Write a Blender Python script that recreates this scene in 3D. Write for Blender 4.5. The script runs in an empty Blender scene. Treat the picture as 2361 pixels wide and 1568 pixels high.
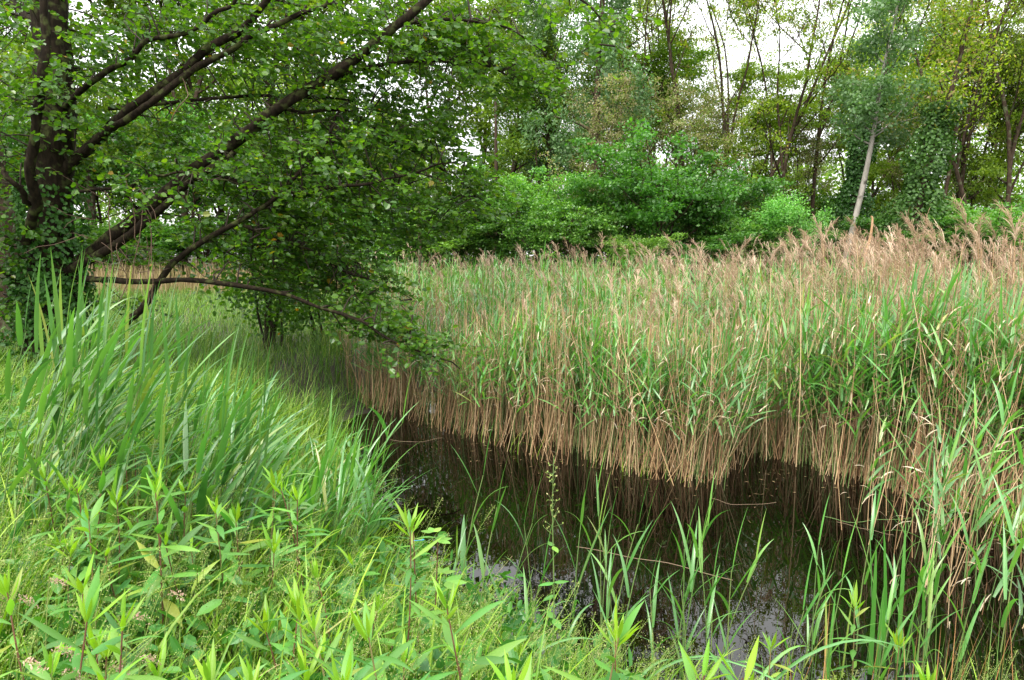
import bpy, math, random
import numpy as np
from mathutils import Matrix, Vector

# ------------------------------------------------------------------ camera, sky, sun, exposure
SC = bpy.context.scene
COL = SC.collection
FPX = 683.0                                   # focal length in pixels of the 1024 wide frame (24 mm)
PITCH = math.radians(7.1)
EYE = 2.15
cam_d = bpy.data.cameras.new('camera'); cam_d.lens = 24.0; cam_d.sensor_width = 36.0
cam_d.clip_start = 0.05; cam_d.clip_end = 2000.0
cam = bpy.data.objects.new('camera', cam_d); COL.objects.link(cam)
cam.location = (0, 0, EYE); cam.rotation_euler = (math.pi / 2 - PITCH, 0, 0)
SC.camera = cam

SUN_EL, SUN_ROT = math.radians(58), math.radians(215)
world = bpy.data.worlds.new('World'); SC.world = world; world.use_nodes = True
wn = world.node_tree.nodes; wl = world.node_tree.links; wn.clear()
sky = wn.new('ShaderNodeTexSky'); sky.sky_type = 'NISHITA'; sky.sun_disc = False
sky.sun_elevation = SUN_EL; sky.sun_rotation = SUN_ROT; sky.dust_density = 4.0; sky.air_density = 1.2
bg_sky = wn.new('ShaderNodeBackground'); bg_sky.inputs[1].default_value = 0.10
wl.new(sky.outputs[0], bg_sky.inputs[0])
# the closed cloud sheet of an overcast day, a little uneven
tc = wn.new('ShaderNodeTexCoord'); nz = wn.new('ShaderNodeTexNoise'); nz.inputs['Scale'].default_value = 2.2
nz.inputs['Detail'].default_value = 5.0
wl.new(tc.outputs['Generated'], nz.inputs['Vector'])
cr = wn.new('ShaderNodeValToRGB')
cr.color_ramp.elements[0].position = 0.3; cr.color_ramp.elements[0].color = (0.88, 0.89, 0.89, 1)
cr.color_ramp.elements[1].position = 0.75; cr.color_ramp.elements[1].color = (1.0, 0.995, 0.975, 1)
wl.new(nz.outputs['Fac'], cr.inputs['Fac'])
bg_cl = wn.new('ShaderNodeBackground')
sx = wn.new('ShaderNodeSeparateXYZ'); wl.new(tc.outputs['Generated'], sx.inputs[0])
cie = wn.new('ShaderNodeMapRange'); cie.inputs['From Min'].default_value = 0.0; cie.inputs['From Max'].default_value = 1.0
cie.inputs['To Min'].default_value = 0.55; cie.inputs['To Max'].default_value = 1.65
wl.new(sx.outputs['Z'], cie.inputs['Value']); wl.new(cie.outputs[0], bg_cl.inputs[1])
wl.new(cr.outputs[0], bg_cl.inputs[0])
mx = wn.new('ShaderNodeMixShader'); mx.inputs[0].default_value = 0.85
wl.new(bg_sky.outputs[0], mx.inputs[1]); wl.new(bg_cl.outputs[0], mx.inputs[2])
wo = wn.new('ShaderNodeOutputWorld'); wl.new(mx.outputs[0], wo.inputs[0])

sun_d = bpy.data.lights.new('sun', 'SUN'); sun_d.energy = 1.5; sun_d.angle = math.radians(28)
sun_d.color = (1.0, 0.95, 0.86)
sun = bpy.data.objects.new('sun', sun_d); COL.objects.link(sun)
sun.rotation_euler = (math.pi / 2 - SUN_EL, 0, math.pi - SUN_ROT)

SC.view_settings.view_transform = 'Standard'; SC.view_settings.look = 'None'
SC.view_settings.gamma = 1.0; SC.view_settings.use_curve_mapping = False
SC.view_settings.exposure = 1.7
SC.render.engine = 'CYCLES'
cy = SC.cycles
cy.max_bounces = 4; cy.diffuse_bounces = 2; cy.glossy_bounces = 2; cy.transmission_bounces = 2
cy.transparent_max_bounces = 4; cy.use_denoising = True; cy.sample_clamp_indirect = 6.0
try:
    cy.denoiser = 'OPENIMAGEDENOISE'; cy.denoising_prefilter = 'NONE'
except Exception:
    pass

R = math.radians
rng = np.random.default_rng(7)

# ------------------------------------------------------------------ pixel helpers (v* = photo at 2361 px wide)
CPI, SPI = math.cos(PITCH), math.sin(PITCH)
def ray(vx, vy):
    a = (vx / 2.3057 - 512.0) / FPX; b = -(vy / 2.3057 - 340.0) / FPX
    return np.array([a, CPI + b * SPI, b * CPI - SPI])
def at(vx, vy, Y):
    d = ray(vx, vy); return np.array([0, 0, EYE]) + d * (Y / d[1])
def at_z(vx, vy, z):
    d = ray(vx, vy); return np.array([0, 0, EYE]) + d * ((z - EYE) / d[2])

# ------------------------------------------------------------------ geometry containers
class Geo:
    """vertices, quads, triangles, one random number per vertex and a material index per face"""
    def __init__(s, V=None, Q=None, T=None, A=None, mq=None, mt=None):
        s.V = np.zeros((0, 3)) if V is None else np.asarray(V, float)
        s.Q = np.zeros((0, 4), int) if Q is None else np.asarray(Q, int).reshape(-1, 4)
        s.T = np.zeros((0, 3), int) if T is None else np.asarray(T, int).reshape(-1, 3)
        s.A = np.full(len(s.V), 0.5) if A is None else np.asarray(A, float)
        s.mq = np.zeros(len(s.Q), int) if mq is None else mq
        s.mt = np.zeros(len(s.T), int) if mt is None else mt
    def mat(s, i):
        s.mq = np.full(len(s.Q), i); s.mt = np.full(len(s.T), i); return s
    def rnd(s, v):
        s.A = np.full(len(s.V), v); return s
    def moved(s, M):
        M = np.asarray(M); g = Geo(s.V @ M[:3, :3].T + M[:3, 3], s.Q, s.T, s.A, s.mq, s.mt); return g

def join(gs):
    gs = [g for g in gs if len(g.V)]
    if not gs: return Geo()
    off = np.cumsum([0] + [len(g.V) for g in gs])
    return Geo(np.concatenate([g.V for g in gs]),
               np.concatenate([g.Q + o for g, o in zip(gs, off)]),
               np.concatenate([g.T + o for g, o in zip(gs, off)]),
               np.concatenate([g.A for g in gs]),
               np.concatenate([g.mq for g in gs]), np.concatenate([g.mt for g in gs]))

def scatter(variants, which, M, rnd):
    """copies of variant geometry at matrices M (n,4,4), joined into one"""
    out = []
    for k, g in enumerate(variants):
        sel = np.nonzero(which == k)[0]
        if not len(sel) or not len(g.V): continue
        m = M[sel]; n = len(sel); nv = len(g.V)
        V = np.einsum('nij,vj->nvi', m[:, :3, :3], g.V) + m[:, None, :3, 3]
        off = (np.arange(n) * nv)[:, None, None]
        A = (g.A[None, :] + rnd[sel][:, None]) % 1.0
        out.append(Geo(V.reshape(-1, 3), (g.Q[None] + off).reshape(-1, 4), (g.T[None] + off).reshape(-1, 3),
                       A.reshape(-1), np.tile(g.mq, n), np.tile(g.mt, n)))
    return join(out)

def mats(P, az, lean=None, lean_az=None, s=None):
    """rotation about z by az, then a lean towards lean_az, uniform scale, at P"""
    n = len(P); M = np.zeros((n, 4, 4)); M[:, 3, 3] = 1
    c, d = np.cos(az), np.sin(az)
    Rz = np.zeros((n, 3, 3)); Rz[:, 0, 0] = c; Rz[:, 0, 1] = -d; Rz[:, 1, 0] = d; Rz[:, 1, 1] = c; Rz[:, 2, 2] = 1
    if lean is not None:
        ax = np.stack([-np.sin(lean_az), np.cos(lean_az), np.zeros(n)], 1)
        K = np.zeros((n, 3, 3))
        K[:, 0, 1] = -ax[:, 2]; K[:, 0, 2] = ax[:, 1]; K[:, 1, 0] = ax[:, 2]
        K[:, 1, 2] = -ax[:, 0]; K[:, 2, 0] = -ax[:, 1]; K[:, 2, 1] = ax[:, 0]
        L = np.eye(3)[None] + np.sin(lean)[:, None, None] * K + (1 - np.cos(lean))[:, None, None] * (K @ K)
        Rz = L @ Rz
    if s is not None: Rz = Rz * np.asarray(s).reshape(n, -1)[:, None, :]
    M[:, :3, :3] = Rz; M[:, :3, 3] = P
    return M

def mesh_of(name, g, materials, smooth=True):
    me = bpy.data.meshes.new(name)
    nq, nt = len(g.Q), len(g.T)
    me.vertices.add(len(g.V)); me.vertices.foreach_set('co', g.V.astype(np.float32).ravel())
    loops = np.concatenate([g.Q.ravel(), g.T.ravel()]).astype(np.int32)
    me.loops.add(len(loops)); me.loops.foreach_set('vertex_index', loops)
    me.polygons.add(nq + nt)
    starts = np.concatenate([np.arange(nq) * 4, nq * 4 + np.arange(nt) * 3]).astype(np.int32)
    me.polygons.foreach_set('loop_start', starts)
    me.polygons.foreach_set('material_index', np.concatenate([g.mq, g.mt]).astype(np.int32))
    me.polygons.foreach_set('use_smooth', np.full(nq + nt, smooth))
    a = me.attributes.new('rnd', 'FLOAT', 'POINT'); a.data.foreach_set('value', g.A.astype(np.float32))
    for m in (materials if isinstance(materials, (list, tuple)) else [materials]): me.materials.append(m)
    me.update(calc_edges=True)
    return me

def put(name, me, parent=None, M=None):
    o = bpy.data.objects.new(name, me); COL.objects.link(o)
    if parent is not None: o.parent = parent
    if M is not None: o.matrix_local = Matrix([list(map(float, r)) for r in M])
    return o
def build(name, g, materials, parent=None, M=None, smooth=True):
    return put(name, mesh_of(name, g, materials, smooth), parent, M)
def tag(o, label=None, cat=None, group=None, kind=None):
    if label: o['label'] = label
    if cat: o['category'] = cat
    if group: o['group'] = group
    if kind: o['kind'] = kind
    return o
def thing(name, loc, label, cat, group=None, M=None):
    o = bpy.data.objects.new(name, None); COL.objects.link(o); o.empty_display_size = 0.1
    if M is not None: o.matrix_local = Matrix([list(map(float, r)) for r in M])
    else: o.location = [float(v) for v in loc]
    return tag(o, label, cat, group)

# ------------------------------------------------------------------ shapes
def tube(path, rad, sides=8, rough=0.0, r=None, cap=False):
    P = np.asarray(path, float); n = len(P); rad = np.broadcast_to(np.asarray(rad, float), (n,))
    T = np.gradient(P, axis=0); T /= np.linalg.norm(T, axis=1)[:, None] + 1e-9
    up = np.array([0, 0, 1.0]) if abs(T[0, 2]) < 0.9 else np.array([1.0, 0, 0])
    X = np.zeros_like(P); x = np.cross(up, T[0])
    for i in range(n):
        x = x - T[i] * np.dot(x, T[i]); x /= np.linalg.norm(x) + 1e-9; X[i] = x
    Y = np.cross(T, X)
    a = np.arange(sides) * 2 * math.pi / sides
    rr = np.repeat(rad[:, None], sides, 1)
    if rough and r is not None: rr = rr * (1 + rough * r.standard_normal((n, sides)))
    V = P[:, None] + rr[..., None] * (np.cos(a)[None, :, None] * X[:, None] + np.sin(a)[None, :, None] * Y[:, None])
    i = np.arange(n - 1)[:, None]; j = np.arange(sides)[None]; k = (j + 1) % sides
    Q = np.stack([i * sides + j, i * sides + k, (i + 1) * sides + k, (i + 1) * sides + j], -1).reshape(-1, 4)
    return Geo(V.reshape(-1, 3), Q)

def smooth_path(pts, n):
    """Catmull-Rom through the points (any columns)"""
    p = np.asarray(pts, float); m = len(p)
    q = np.vstack([2 * p[0] - p[1], p, 2 * p[-1] - p[-2]])
    t = np.linspace(0, m - 1, n); i = np.minimum(t.astype(int), m - 2); u = (t - i)[:, None]
    a, b, c, d = q[i], q[i + 1], q[i + 2], q[i + 3]
    return 0.5 * (2 * b + (c - a) * u + (2 * a - 5 * b + 4 * c - d) * u ** 2 + (3 * b - a - 3 * c + d) * u ** 3)

PROF_REED = lambda s: np.interp(s, [0, .12, .35, .7, 1], [.55, .85, 1, .62, .0])
PROF_GRASS = lambda s: np.interp(s, [0, .5, 1], [1, .8, .0])
PROF_LANCE = lambda s: np.interp(s, [0, .08, .25, .45, .65, .85, 1], [.10, .22, .72, 1, .82, .36, .0])
PROF_SWORD = lambda s: np.interp(s, [0, .6, .85, 1], [1, .95, .6, .0])

def blades(B, az, tilt, bend, L, W, K=4, prof=PROF_GRASS, fold=0.0, twist=None, power=1.4, rnd=None):
    """n curved leaves: bases B, azimuth, tilt from vertical, extra bend towards the tip"""
    B = np.atleast_2d(B); n = len(B)
    f = lambda v: np.broadcast_to(np.asarray(v, float), (n,))
    az, tilt, bend, L, W = f(az), f(tilt), f(bend), f(L), f(W)
    s = np.linspace(0, 1, K + 1); sm = (s[1:] + s[:-1]) / 2
    th = tilt[:, None] + bend[:, None] * sm[None] ** power
    st = (L / K)[:, None]
    dx = np.sin(th) * st; dz = np.cos(th) * st
    hx = np.concatenate([np.zeros((n, 1)), np.cumsum(dx, 1)], 1); hz = np.concatenate([np.zeros((n, 1)), np.cumsum(dz, 1)], 1)
    ca, sa = np.cos(az)[:, None], np.sin(az)[:, None]
    C = np.stack([B[:, :1] + hx * ca, B[:, 1:2] + hx * sa, B[:, 2:] + hz], -1)
    thv = np.concatenate([th[:, :1], (th[:, 1:] + th[:, :-1]) / 2, th[:, -1:]], 1)
    side = np.stack([-sa + 0 * thv, ca + 0 * thv, 0 * thv], -1)
    nrm = np.stack([-np.cos(thv) * ca, -np.cos(thv) * sa, np.sin(thv)], -1)
    if twist is not None:
        w = f(twist)[:, None] * s[None]
        side = side * np.cos(w)[..., None] + nrm * np.sin(w)[..., None]
    hw = W[:, None] * prof(s)[None] * 0.5
    A = rng.random(n) if rnd is None else f(rnd)
    if fold == 0.0:
        body = np.stack([C[:, :-1] - side[:, :-1] * hw[:, :-1, None], C[:, :-1] + side[:, :-1] * hw[:, :-1, None]], 2).reshape(n, -1, 3)
        V = np.concatenate([body, C[:, -1:]], 1); nv = V.shape[1]
        k = np.arange(K - 1)
        q = np.stack([2 * k, 2 * k + 1, 2 * k + 3, 2 * k + 2], -1)
        t = np.array([[2 * K - 2, 2 * K - 1, 2 * K]])
    else:
        nn = np.cross(side, np.gradient(C, axis=1)); nn /= np.linalg.norm(nn, axis=-1)[..., None] + 1e-9
        lift = nn * (hw * fold)[..., None]
        a = C - side * hw[..., None] + lift; b = C + side * hw[..., None] + lift
        V = np.concatenate([np.stack([a[:, :-1], C[:, :-1], b[:, :-1]], 2).reshape(n, -1, 3), C[:, -1:]], 1); nv = V.shape[1]
        k = np.arange(K - 1)
        q = np.concatenate([np.stack([3 * k, 3 * k + 1, 3 * k + 4, 3 * k + 3], -1), np.stack([3 * k + 1, 3 * k + 2, 3 * k + 5, 3 * k + 4], -1)])
        e = 3 * (K - 1); t = np.array([[e, e + 1, e + 3], [e + 1, e + 2, e + 3]])
    off = (np.arange(n) * nv)[:, None, None]
    return Geo(V.reshape(-1, 3), (q[None] + off).reshape(-1, 4), (t[None] + off).reshape(-1, 3), np.repeat(A, nv))

def unit(v): return v / (np.linalg.norm(v, axis=-1, keepdims=True) + 1e-9)
def leaf_cards(P, D, N, L, W, fold=0.25, hexa=True, rnd=None):
    """n small leaves at P pointing along D with upper side N; folded along the midrib"""
    n = len(P); D = unit(D); X = unit(np.cross(D, N)); N = np.cross(X, D)
    L = np.broadcast_to(np.asarray(L, float), (n,))[:, None]; W = np.broadcast_to(np.asarray(W, float), (n,))[:, None]
    A = rng.random(n) if rnd is None else rnd
    if hexa:
        up = N * W * fold * .5
        V = np.stack([P, P + D * L * .22 + X * W * .42 + up, P + D * L * .66 + X * W * .46 + up, P + D * L,
                      P + D * L * .66 - X * W * .46 + up, P + D * L * .22 - X * W * .42 + up], 1)
        q = np.array([[0, 1, 2, 3], [0, 3, 4, 5]]); nv = 6
    else:
        V = np.stack([P, P + D * L * .45 + X * W * .5, P + D * L, P + D * L * .45 - X * W * .5], 1)
        q = np.array([[0, 1, 2, 3]]); nv = 4
    off = (np.arange(n) * nv)[:, None, None]
    return Geo(V.reshape(-1, 3), (q[None] + off).reshape(-1, 4), None, np.repeat(A, nv))

def rand_dirs(n, up=0.0, r=rng):
    v = r.standard_normal((n, 3)); v = unit(v); v[:, 2] += up; return unit(v)

# ------------------------------------------------------------------ materials
def newmat(name):
    m = bpy.data.materials.new(name); m.use_nodes = True; m.node_tree.nodes.clear()
    return m, m.node_tree.nodes, m.node_tree.links
def rnd_socket(n, l):
    at_ = n.new('ShaderNodeAttribute'); at_.attribute_name = 'rnd'
    oi = n.new('ShaderNodeObjectInfo'); ad = n.new('ShaderNodeMath'); ad.operation = 'ADD'
    l.new(at_.outputs['Fac'], ad.inputs[0]); l.new(oi.outputs['Random'], ad.inputs[1])
    fr = n.new('ShaderNodeMath'); fr.operation = 'FRACT'; l.new(ad.outputs[0], fr.inputs[0])
    return fr.outputs[0]
def ramp(n, l, fac, cols):
    c = n.new('ShaderNodeValToRGB'); e = c.color_ramp.elements
    while len(e) < len(cols): e.new(0.5)
    for i, (p, col) in enumerate(cols): e[i].position = p; e[i].color = (*col, 1)
    l.new(fac, c.inputs['Fac']); return c.outputs[0]
def leaf_mat(name, cols, trans=0.35, tcol=(1.5, 1.6, 0.6), rough=0.45, spec=0.45, patch=0.0, tint=True):
    m, n, l = newmat(name)
    f = rnd_socket(n, l)
    col = ramp(n, l, f, cols)
    oi = n.new('ShaderNodeObjectInfo'); hv = n.new('ShaderNodeHueSaturation'); l.new(col, hv.inputs['Color'])
    for sk, lo_, hi_ in (('Hue', .484, .512), ('Value', .80, 1.22)):
        w1 = n.new('ShaderNodeMath'); w1.operation = 'MULTIPLY'; w1.inputs[1].default_value = 7.31 if sk == 'Hue' else 13.7; l.new(oi.outputs['Random'], w1.inputs[0])
        w2 = n.new('ShaderNodeMath'); w2.operation = 'FRACT'; l.new(w1.outputs[0], w2.inputs[0])
        w3 = n.new('ShaderNodeMapRange'); w3.inputs['To Min'].default_value = lo_; w3.inputs['To Max'].default_value = hi_; l.new(w2.outputs[0], w3.inputs['Value']); tint and l.new(w3.outputs[0], hv.inputs[sk])
    col = hv.outputs[0]
    if patch:
        g = n.new('ShaderNodeNewGeometry'); t = n.new('ShaderNodeTexNoise'); t.inputs['Scale'].default_value = patch
        t.inputs['Detail'].default_value = 3; l.new(g.outputs['Position'], t.inputs['Vector'])
        hs = n.new('ShaderNodeHueSaturation'); l.new(col, hs.inputs['Color'])
        mr = n.new('ShaderNodeMapRange'); mr.inputs['From Min'].default_value = .35; mr.inputs['From Max'].default_value = .65
        mr.inputs['To Min'].default_value = .75; mr.inputs['To Max'].default_value = 1.25; l.new(t.outputs['Fac'], mr.inputs['Value'])
        l.new(mr.outputs[0], hs.inputs['Value']); col = hs.outputs[0]
    p = n.new('ShaderNodeBsdfPrincipled'); p.inputs['Roughness'].default_value = rough
    p.inputs['Specular IOR Level'].default_value = spec; l.new(col, p.inputs['Base Color'])
    tr = n.new('ShaderNodeBsdfTranslucent')
    mu = n.new('ShaderNodeMix'); mu.data_type = 'RGBA'; mu.blend_type = 'MULTIPLY'; mu.inputs['Factor'].default_value = 1
    l.new(col, mu.inputs[6]); mu.inputs[7].default_value = (*tcol, 1); l.new(mu.outputs[2], tr.inputs['Color'])
    ms = n.new('ShaderNodeMixShader'); ms.inputs[0].default_value = trans
    l.new(p.outputs[0], ms.inputs[1]); l.new(tr.outputs[0], ms.inputs[2])
    o = n.new('ShaderNodeOutputMaterial'); l.new(ms.outputs[0], o.inputs[0]); return m
def stem_mat(name, cols, rough=0.6):
    m, n, l = newmat(name); col = ramp(n, l, rnd_socket(n, l), cols)
    p = n.new('ShaderNodeBsdfPrincipled'); p.inputs['Roughness'].default_value = rough
    p.inputs['Specular IOR Level'].default_value = 0.3; l.new(col, p.inputs['Base Color'])
    o = n.new('ShaderNodeOutputMaterial'); l.new(p.outputs[0], o.inputs[0]); return m
def bark_mat(name, a, b, lichen, amount, scale=9.0):
    m, n, l = newmat(name)
    g = n.new('ShaderNodeNewGeometry')
    mp = n.new('ShaderNodeMapping'); mp.inputs['Scale'].default_value = (1, 1, .35); l.new(g.outputs['Position'], mp.inputs[0])
    t = n.new('ShaderNodeTexNoise'); t.inputs['Scale'].default_value = scale * 3; t.inputs['Detail'].default_value = 8
    l.new(mp.outputs[0], t.inputs['Vector'])
    base = ramp(n, l, t.outputs['Fac'], [(.3, a), (.7, b)])
    t2 = n.new('ShaderNodeTexNoise'); t2.inputs['Scale'].default_value = scale; t2.inputs['Detail'].default_value = 6
    l.new(g.outputs['Position'], t2.inputs['Vector'])
    mr = n.new('ShaderNodeMapRange'); mr.inputs['From Min'].default_value = .62 - amount * .3; mr.inputs['From Max'].default_value = .70 - amount * .2
    l.new(t2.outputs['Fac'], mr.inputs['Value'])
    mi = n.new('ShaderNodeMix'); mi.data_type = 'RGBA'; l.new(mr.outputs[0], mi.inputs['Factor'])
    l.new(base, mi.inputs[6]); mi.inputs[7].default_value = (*lichen, 1)
    p = n.new('ShaderNodeBsdfPrincipled'); p.inputs['Roughness'].default_value = .9; p.inputs['Specular IOR Level'].default_value = .08; l.new(mi.outputs[2], p.inputs['Base Color'])
    bu = n.new('ShaderNodeBump'); bu.inputs['Strength'].default_value = .8; bu.inputs['Distance'].default_value = .02
    l.new(t.outputs['Fac'], bu.inputs['Height']); l.new(bu.outputs[0], p.inputs['Normal'])
    o = n.new('ShaderNodeOutputMaterial'); l.new(p.outputs[0], o.inputs[0]); return m

M_ALDER = leaf_mat('alder_leaf', [(0, (.030, .088, .011)), (.5, (.054, .138, .015)), (.92, (.092, .190, .020)), (.992, (.12, .20, .025)), (1, (.33, .17, .02))], .44, (2.0, 2.0, .3), .34, .55, tint=False)
M_IVY = leaf_mat('ivy_leaf', [(0, (.025, .08, .012)), (1, (.06, .15, .022))], .25, (1.5, 1.7, .4), .5, .35)
M_REED = leaf_mat('reed_leaf', [(0, (.065, .205, .04)), (.55, (.10, .27, .06)), (.93, (.16, .33, .06)), (1, (.32, .33, .10))], .34, (1.15, 1.4, .4), .32, .9, .8, tint=False)
M_BROAD = leaf_mat('broad_reed_leaf', [(0, (.055, .15, .042)), (.6, (.09, .21, .06)), (.95, (.14, .27, .06)), (1, (.25, .3, .08))], .32, (1.2, 1.5, .4), .36, .7)
M_REEDSTEM = stem_mat('reed_stem', [(0, (.10, .18, .05)), (1, (.17, .22, .07))])
M_CANE = stem_mat('dry_cane', [(0, (.16, .085, .042)), (.3, (.34, .205, .105)), (.65, (.46, .305, .16)), (.9, (.60, .45, .27)), (1, (.18, .095, .05))])
M_OLDLEAF = stem_mat('sodden_litter', [(0, (.09, .06, .03)), (.6, (.20, .13, .06)), (.9, (.34, .25, .13)), (1, (.16, .22, .05))])
M_OLDCANE = stem_mat('sodden_cane', [(0, (.13, .085, .05)), (1, (.2, .14, .09))])
M_DRYLEAF = leaf_mat('dry_leaf', [(0, (.40, .30, .18)), (1, (.58, .50, .38))], .25, (1.1, 1, .8), .6, .3)
M_PLUME = leaf_mat('reed_plume', [(0, (.30, .21, .15)), (.6, (.46, .34, .245)), (1, (.60, .48, .36))], .35, (1.1, 1, .9), .8, .1, tint=False)
M_GOLD = leaf_mat('goldenrod_leaf', [(0, (.065, .20, .04)), (.5, (.10, .265, .045)), (.9, (.15, .33, .045)), (1, (.26, .30, .05))], .38, (1.25, 1.35, .35), .45, .45)
M_HERB = leaf_mat('herb_leaf', [(0, (.03, .11, .02)), (.6, (.06, .18, .03)), (1, (.10, .24, .035))], .3, (1.3, 1.5, .4), .42, .5)
M_GOLDTOP = leaf_mat('goldenrod_young_leaf', [(0, (.15, .34, .03)), (1, (.23, .42, .03))], .42, (1.25, 1.25, .3), .42, .45)
M_GOLDSTEM = stem_mat('goldenrod_stem', [(0, (.11, .045, .03)), (.6, (.15, .07, .04)), (1, (.18, .16, .06))])
M_GRASS = leaf_mat('grass_blade', [(0, (.05, .135, .007)), (.55, (.125, .26, .013)), (.9, (.22, .36, .022)), (.97, (.30, .42, .04)), (1, (.44, .38, .17))], .3, (1.2, 1.3, .4), .45, .4, 1.5, tint=False)
M_MEADOW = leaf_mat('meadow_blade', [(0, (.045, .13, .015)), (.6, (.10, .21, .028)), (.93, (.17, .27, .04)), (1, (.36, .33, .14))], .3, (1.2, 1.2, .5), .5, .3, .8, tint=False)
M_STRAW = leaf_mat('straw_blade', [(0, (.22, .20, .08)), (.6, (.31, .235, .12)), (1, (.38, .27, .17))], .3, (1.1, 1, .8), .7, .2, tint=False)
M_SPIKE = leaf_mat('grass_spikelet', [(0, (.22, .32, .07)), (.7, (.34, .42, .13)), (1, (.46, .38, .22))], .35, (1.1, 1.1, .7), .6, .2, tint=False)
M_PINK = leaf_mat('pink_spikelet', [(0, (.42, .24, .20)), (.6, (.52, .36, .28)), (1, (.50, .46, .30))], .3, (1.1, 1, .9), .7, .2)
M_ALDERBARK = bark_mat('alder_bark', (.008, .006, .004), (.026, .019, .012), (.050, .058, .020), .3, 9.0)
M_TWIG = stem_mat('alder_twig', [(0, (.025, .018, .012)), (1, (.05, .035, .022))], .8)
M_BARK = bark_mat('wood_bark', (.03, .021, .014), (.08, .055, .038), (.10, .11, .06), .2, 4.0)
M_PALEBARK = bark_mat('pale_bark', (.20, .185, .16), (.33, .30, .265), (.08, .075, .06), .25, 3.0)
M_DEADWOOD = bark_mat('dead_wood', (.34, .19, .10), (.48, .30, .17), (.2, .12, .07), .1, 6.0)
M_ROB = leaf_mat('locust_leaf', [(0, (.11, .20, .012)), (.5, (.165, .27, .02)), (.88, (.22, .32, .035)), (.92, (.30, .25, .12)), (1, (.38, .31, .2))], .52, (1.5, 1.4, .4), .5, .3, .35)
M_ROBB = leaf_mat('locust_blossom_leaf', [(0, (.12, .20, .03)), (.6, (.18, .26, .05)), (.76, (.32, .28, .16)), (1, (.44, .38, .27))], .42, (1.3, 1.3, .6), .5, .3, .35)
M_DARK = leaf_mat('shrub_leaf', [(0, (.04, .13, .020)), (.6, (.068, .18, .028)), (1, (.12, .26, .038))], .36, (1.4, 1.7, .35), .42, .5, .5)
M_MID = leaf_mat('young_wood_leaf', [(0, (.06, .17, .03)), (.6, (.10, .23, .035)), (1, (.15, .29, .045))], .4, (1.3, 1.5, .4), .45, .45, .5)
M_LIME = leaf_mat('lime_green_leaf', [(0, (.10, .19, .018)), (.6, (.15, .255, .025)), (1, (.21, .31, .04))], .48, (1.4, 1.45, .4), .5, .35, .4)
M_BRIGHT = leaf_mat('bright_bush_leaf', [(0, (.10, .25, .05)), (.6, (.14, .32, .07)), (1, (.19, .36, .08))], .4, (1.2, 1.4, .5), .45, .45, .5)
M_BLUE = leaf_mat('blue_green_leaf', [(0, (.065, .15, .05)), (.6, (.10, .20, .075)), (1, (.15, .26, .10))], .35, (1.2, 1.4, .7), .5, .4, .5)
M_POPLAR = leaf_mat('poplar_leaf', [(0, (.075, .18, .06)), (.6, (.11, .24, .085)), (1, (.17, .29, .11))], .38, (1.2, 1.4, .6), .45, .5, .5)

def ground_material():
    m, n, l = newmat('soil_and_moss'); g = n.new('ShaderNodeNewGeometry')
    t = n.new('ShaderNodeTexNoise'); t.inputs['Scale'].default_value = 1.3; t.inputs['Detail'].default_value = 9
    l.new(g.outputs['Position'], t.inputs['Vector'])
    c = ramp(n, l, t.outputs['Fac'], [(.3, (.022, .016, .010)), (.6, (.035, .032, .014)), (.8, (.05, .06, .02))])
    p = n.new('ShaderNodeBsdfPrincipled'); p.inputs['Roughness'].default_value = .95; l.new(c, p.inputs['Base Color'])
    bu = n.new('ShaderNodeBump'); bu.inputs['Distance'].default_value = .05; l.new(t.outputs['Fac'], bu.inputs['Height']); l.new(bu.outputs[0], p.inputs['Normal'])
    o = n.new('ShaderNodeOutputMaterial'); l.new(p.outputs[0], o.inputs[0]); return m
def water_material():
    m, n, l = newmat('peaty_water'); g = n.new('ShaderNodeNewGeometry')
    p = n.new('ShaderNodeBsdfPrincipled'); p.inputs['Roughness'].default_value = .0; p.inputs['IOR'].default_value = 1.40
    t = n.new('ShaderNodeTexNoise'); t.inputs['Scale'].default_value = 1.1; t.inputs['Detail'].default_value = 6
    l.new(g.outputs['Position'], t.inputs['Vector'])
    c = ramp(n, l, t.outputs['Fac'], [(.35, (.0010, .0007, .0004)), (.7, (.0024, .0016, .0008))]); l.new(c, p.inputs['Base Color'])
    w = n.new('ShaderNodeTexNoise'); w.inputs['Scale'].default_value = 5.0; w.inputs['Detail'].default_value = 2
    l.new(g.outputs['Position'], w.inputs['Vector'])
    bu = n.new('ShaderNodeBump'); bu.inputs['Strength'].default_value = .10; bu.inputs['Distance'].default_value = .006
    l.new(w.outputs['Fac'], bu.inputs['Height']); l.new(bu.outputs[0], p.inputs['Normal'])
    o = n.new('ShaderNodeOutputMaterial'); l.new(p.outputs[0], o.inputs[0]); return m

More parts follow.
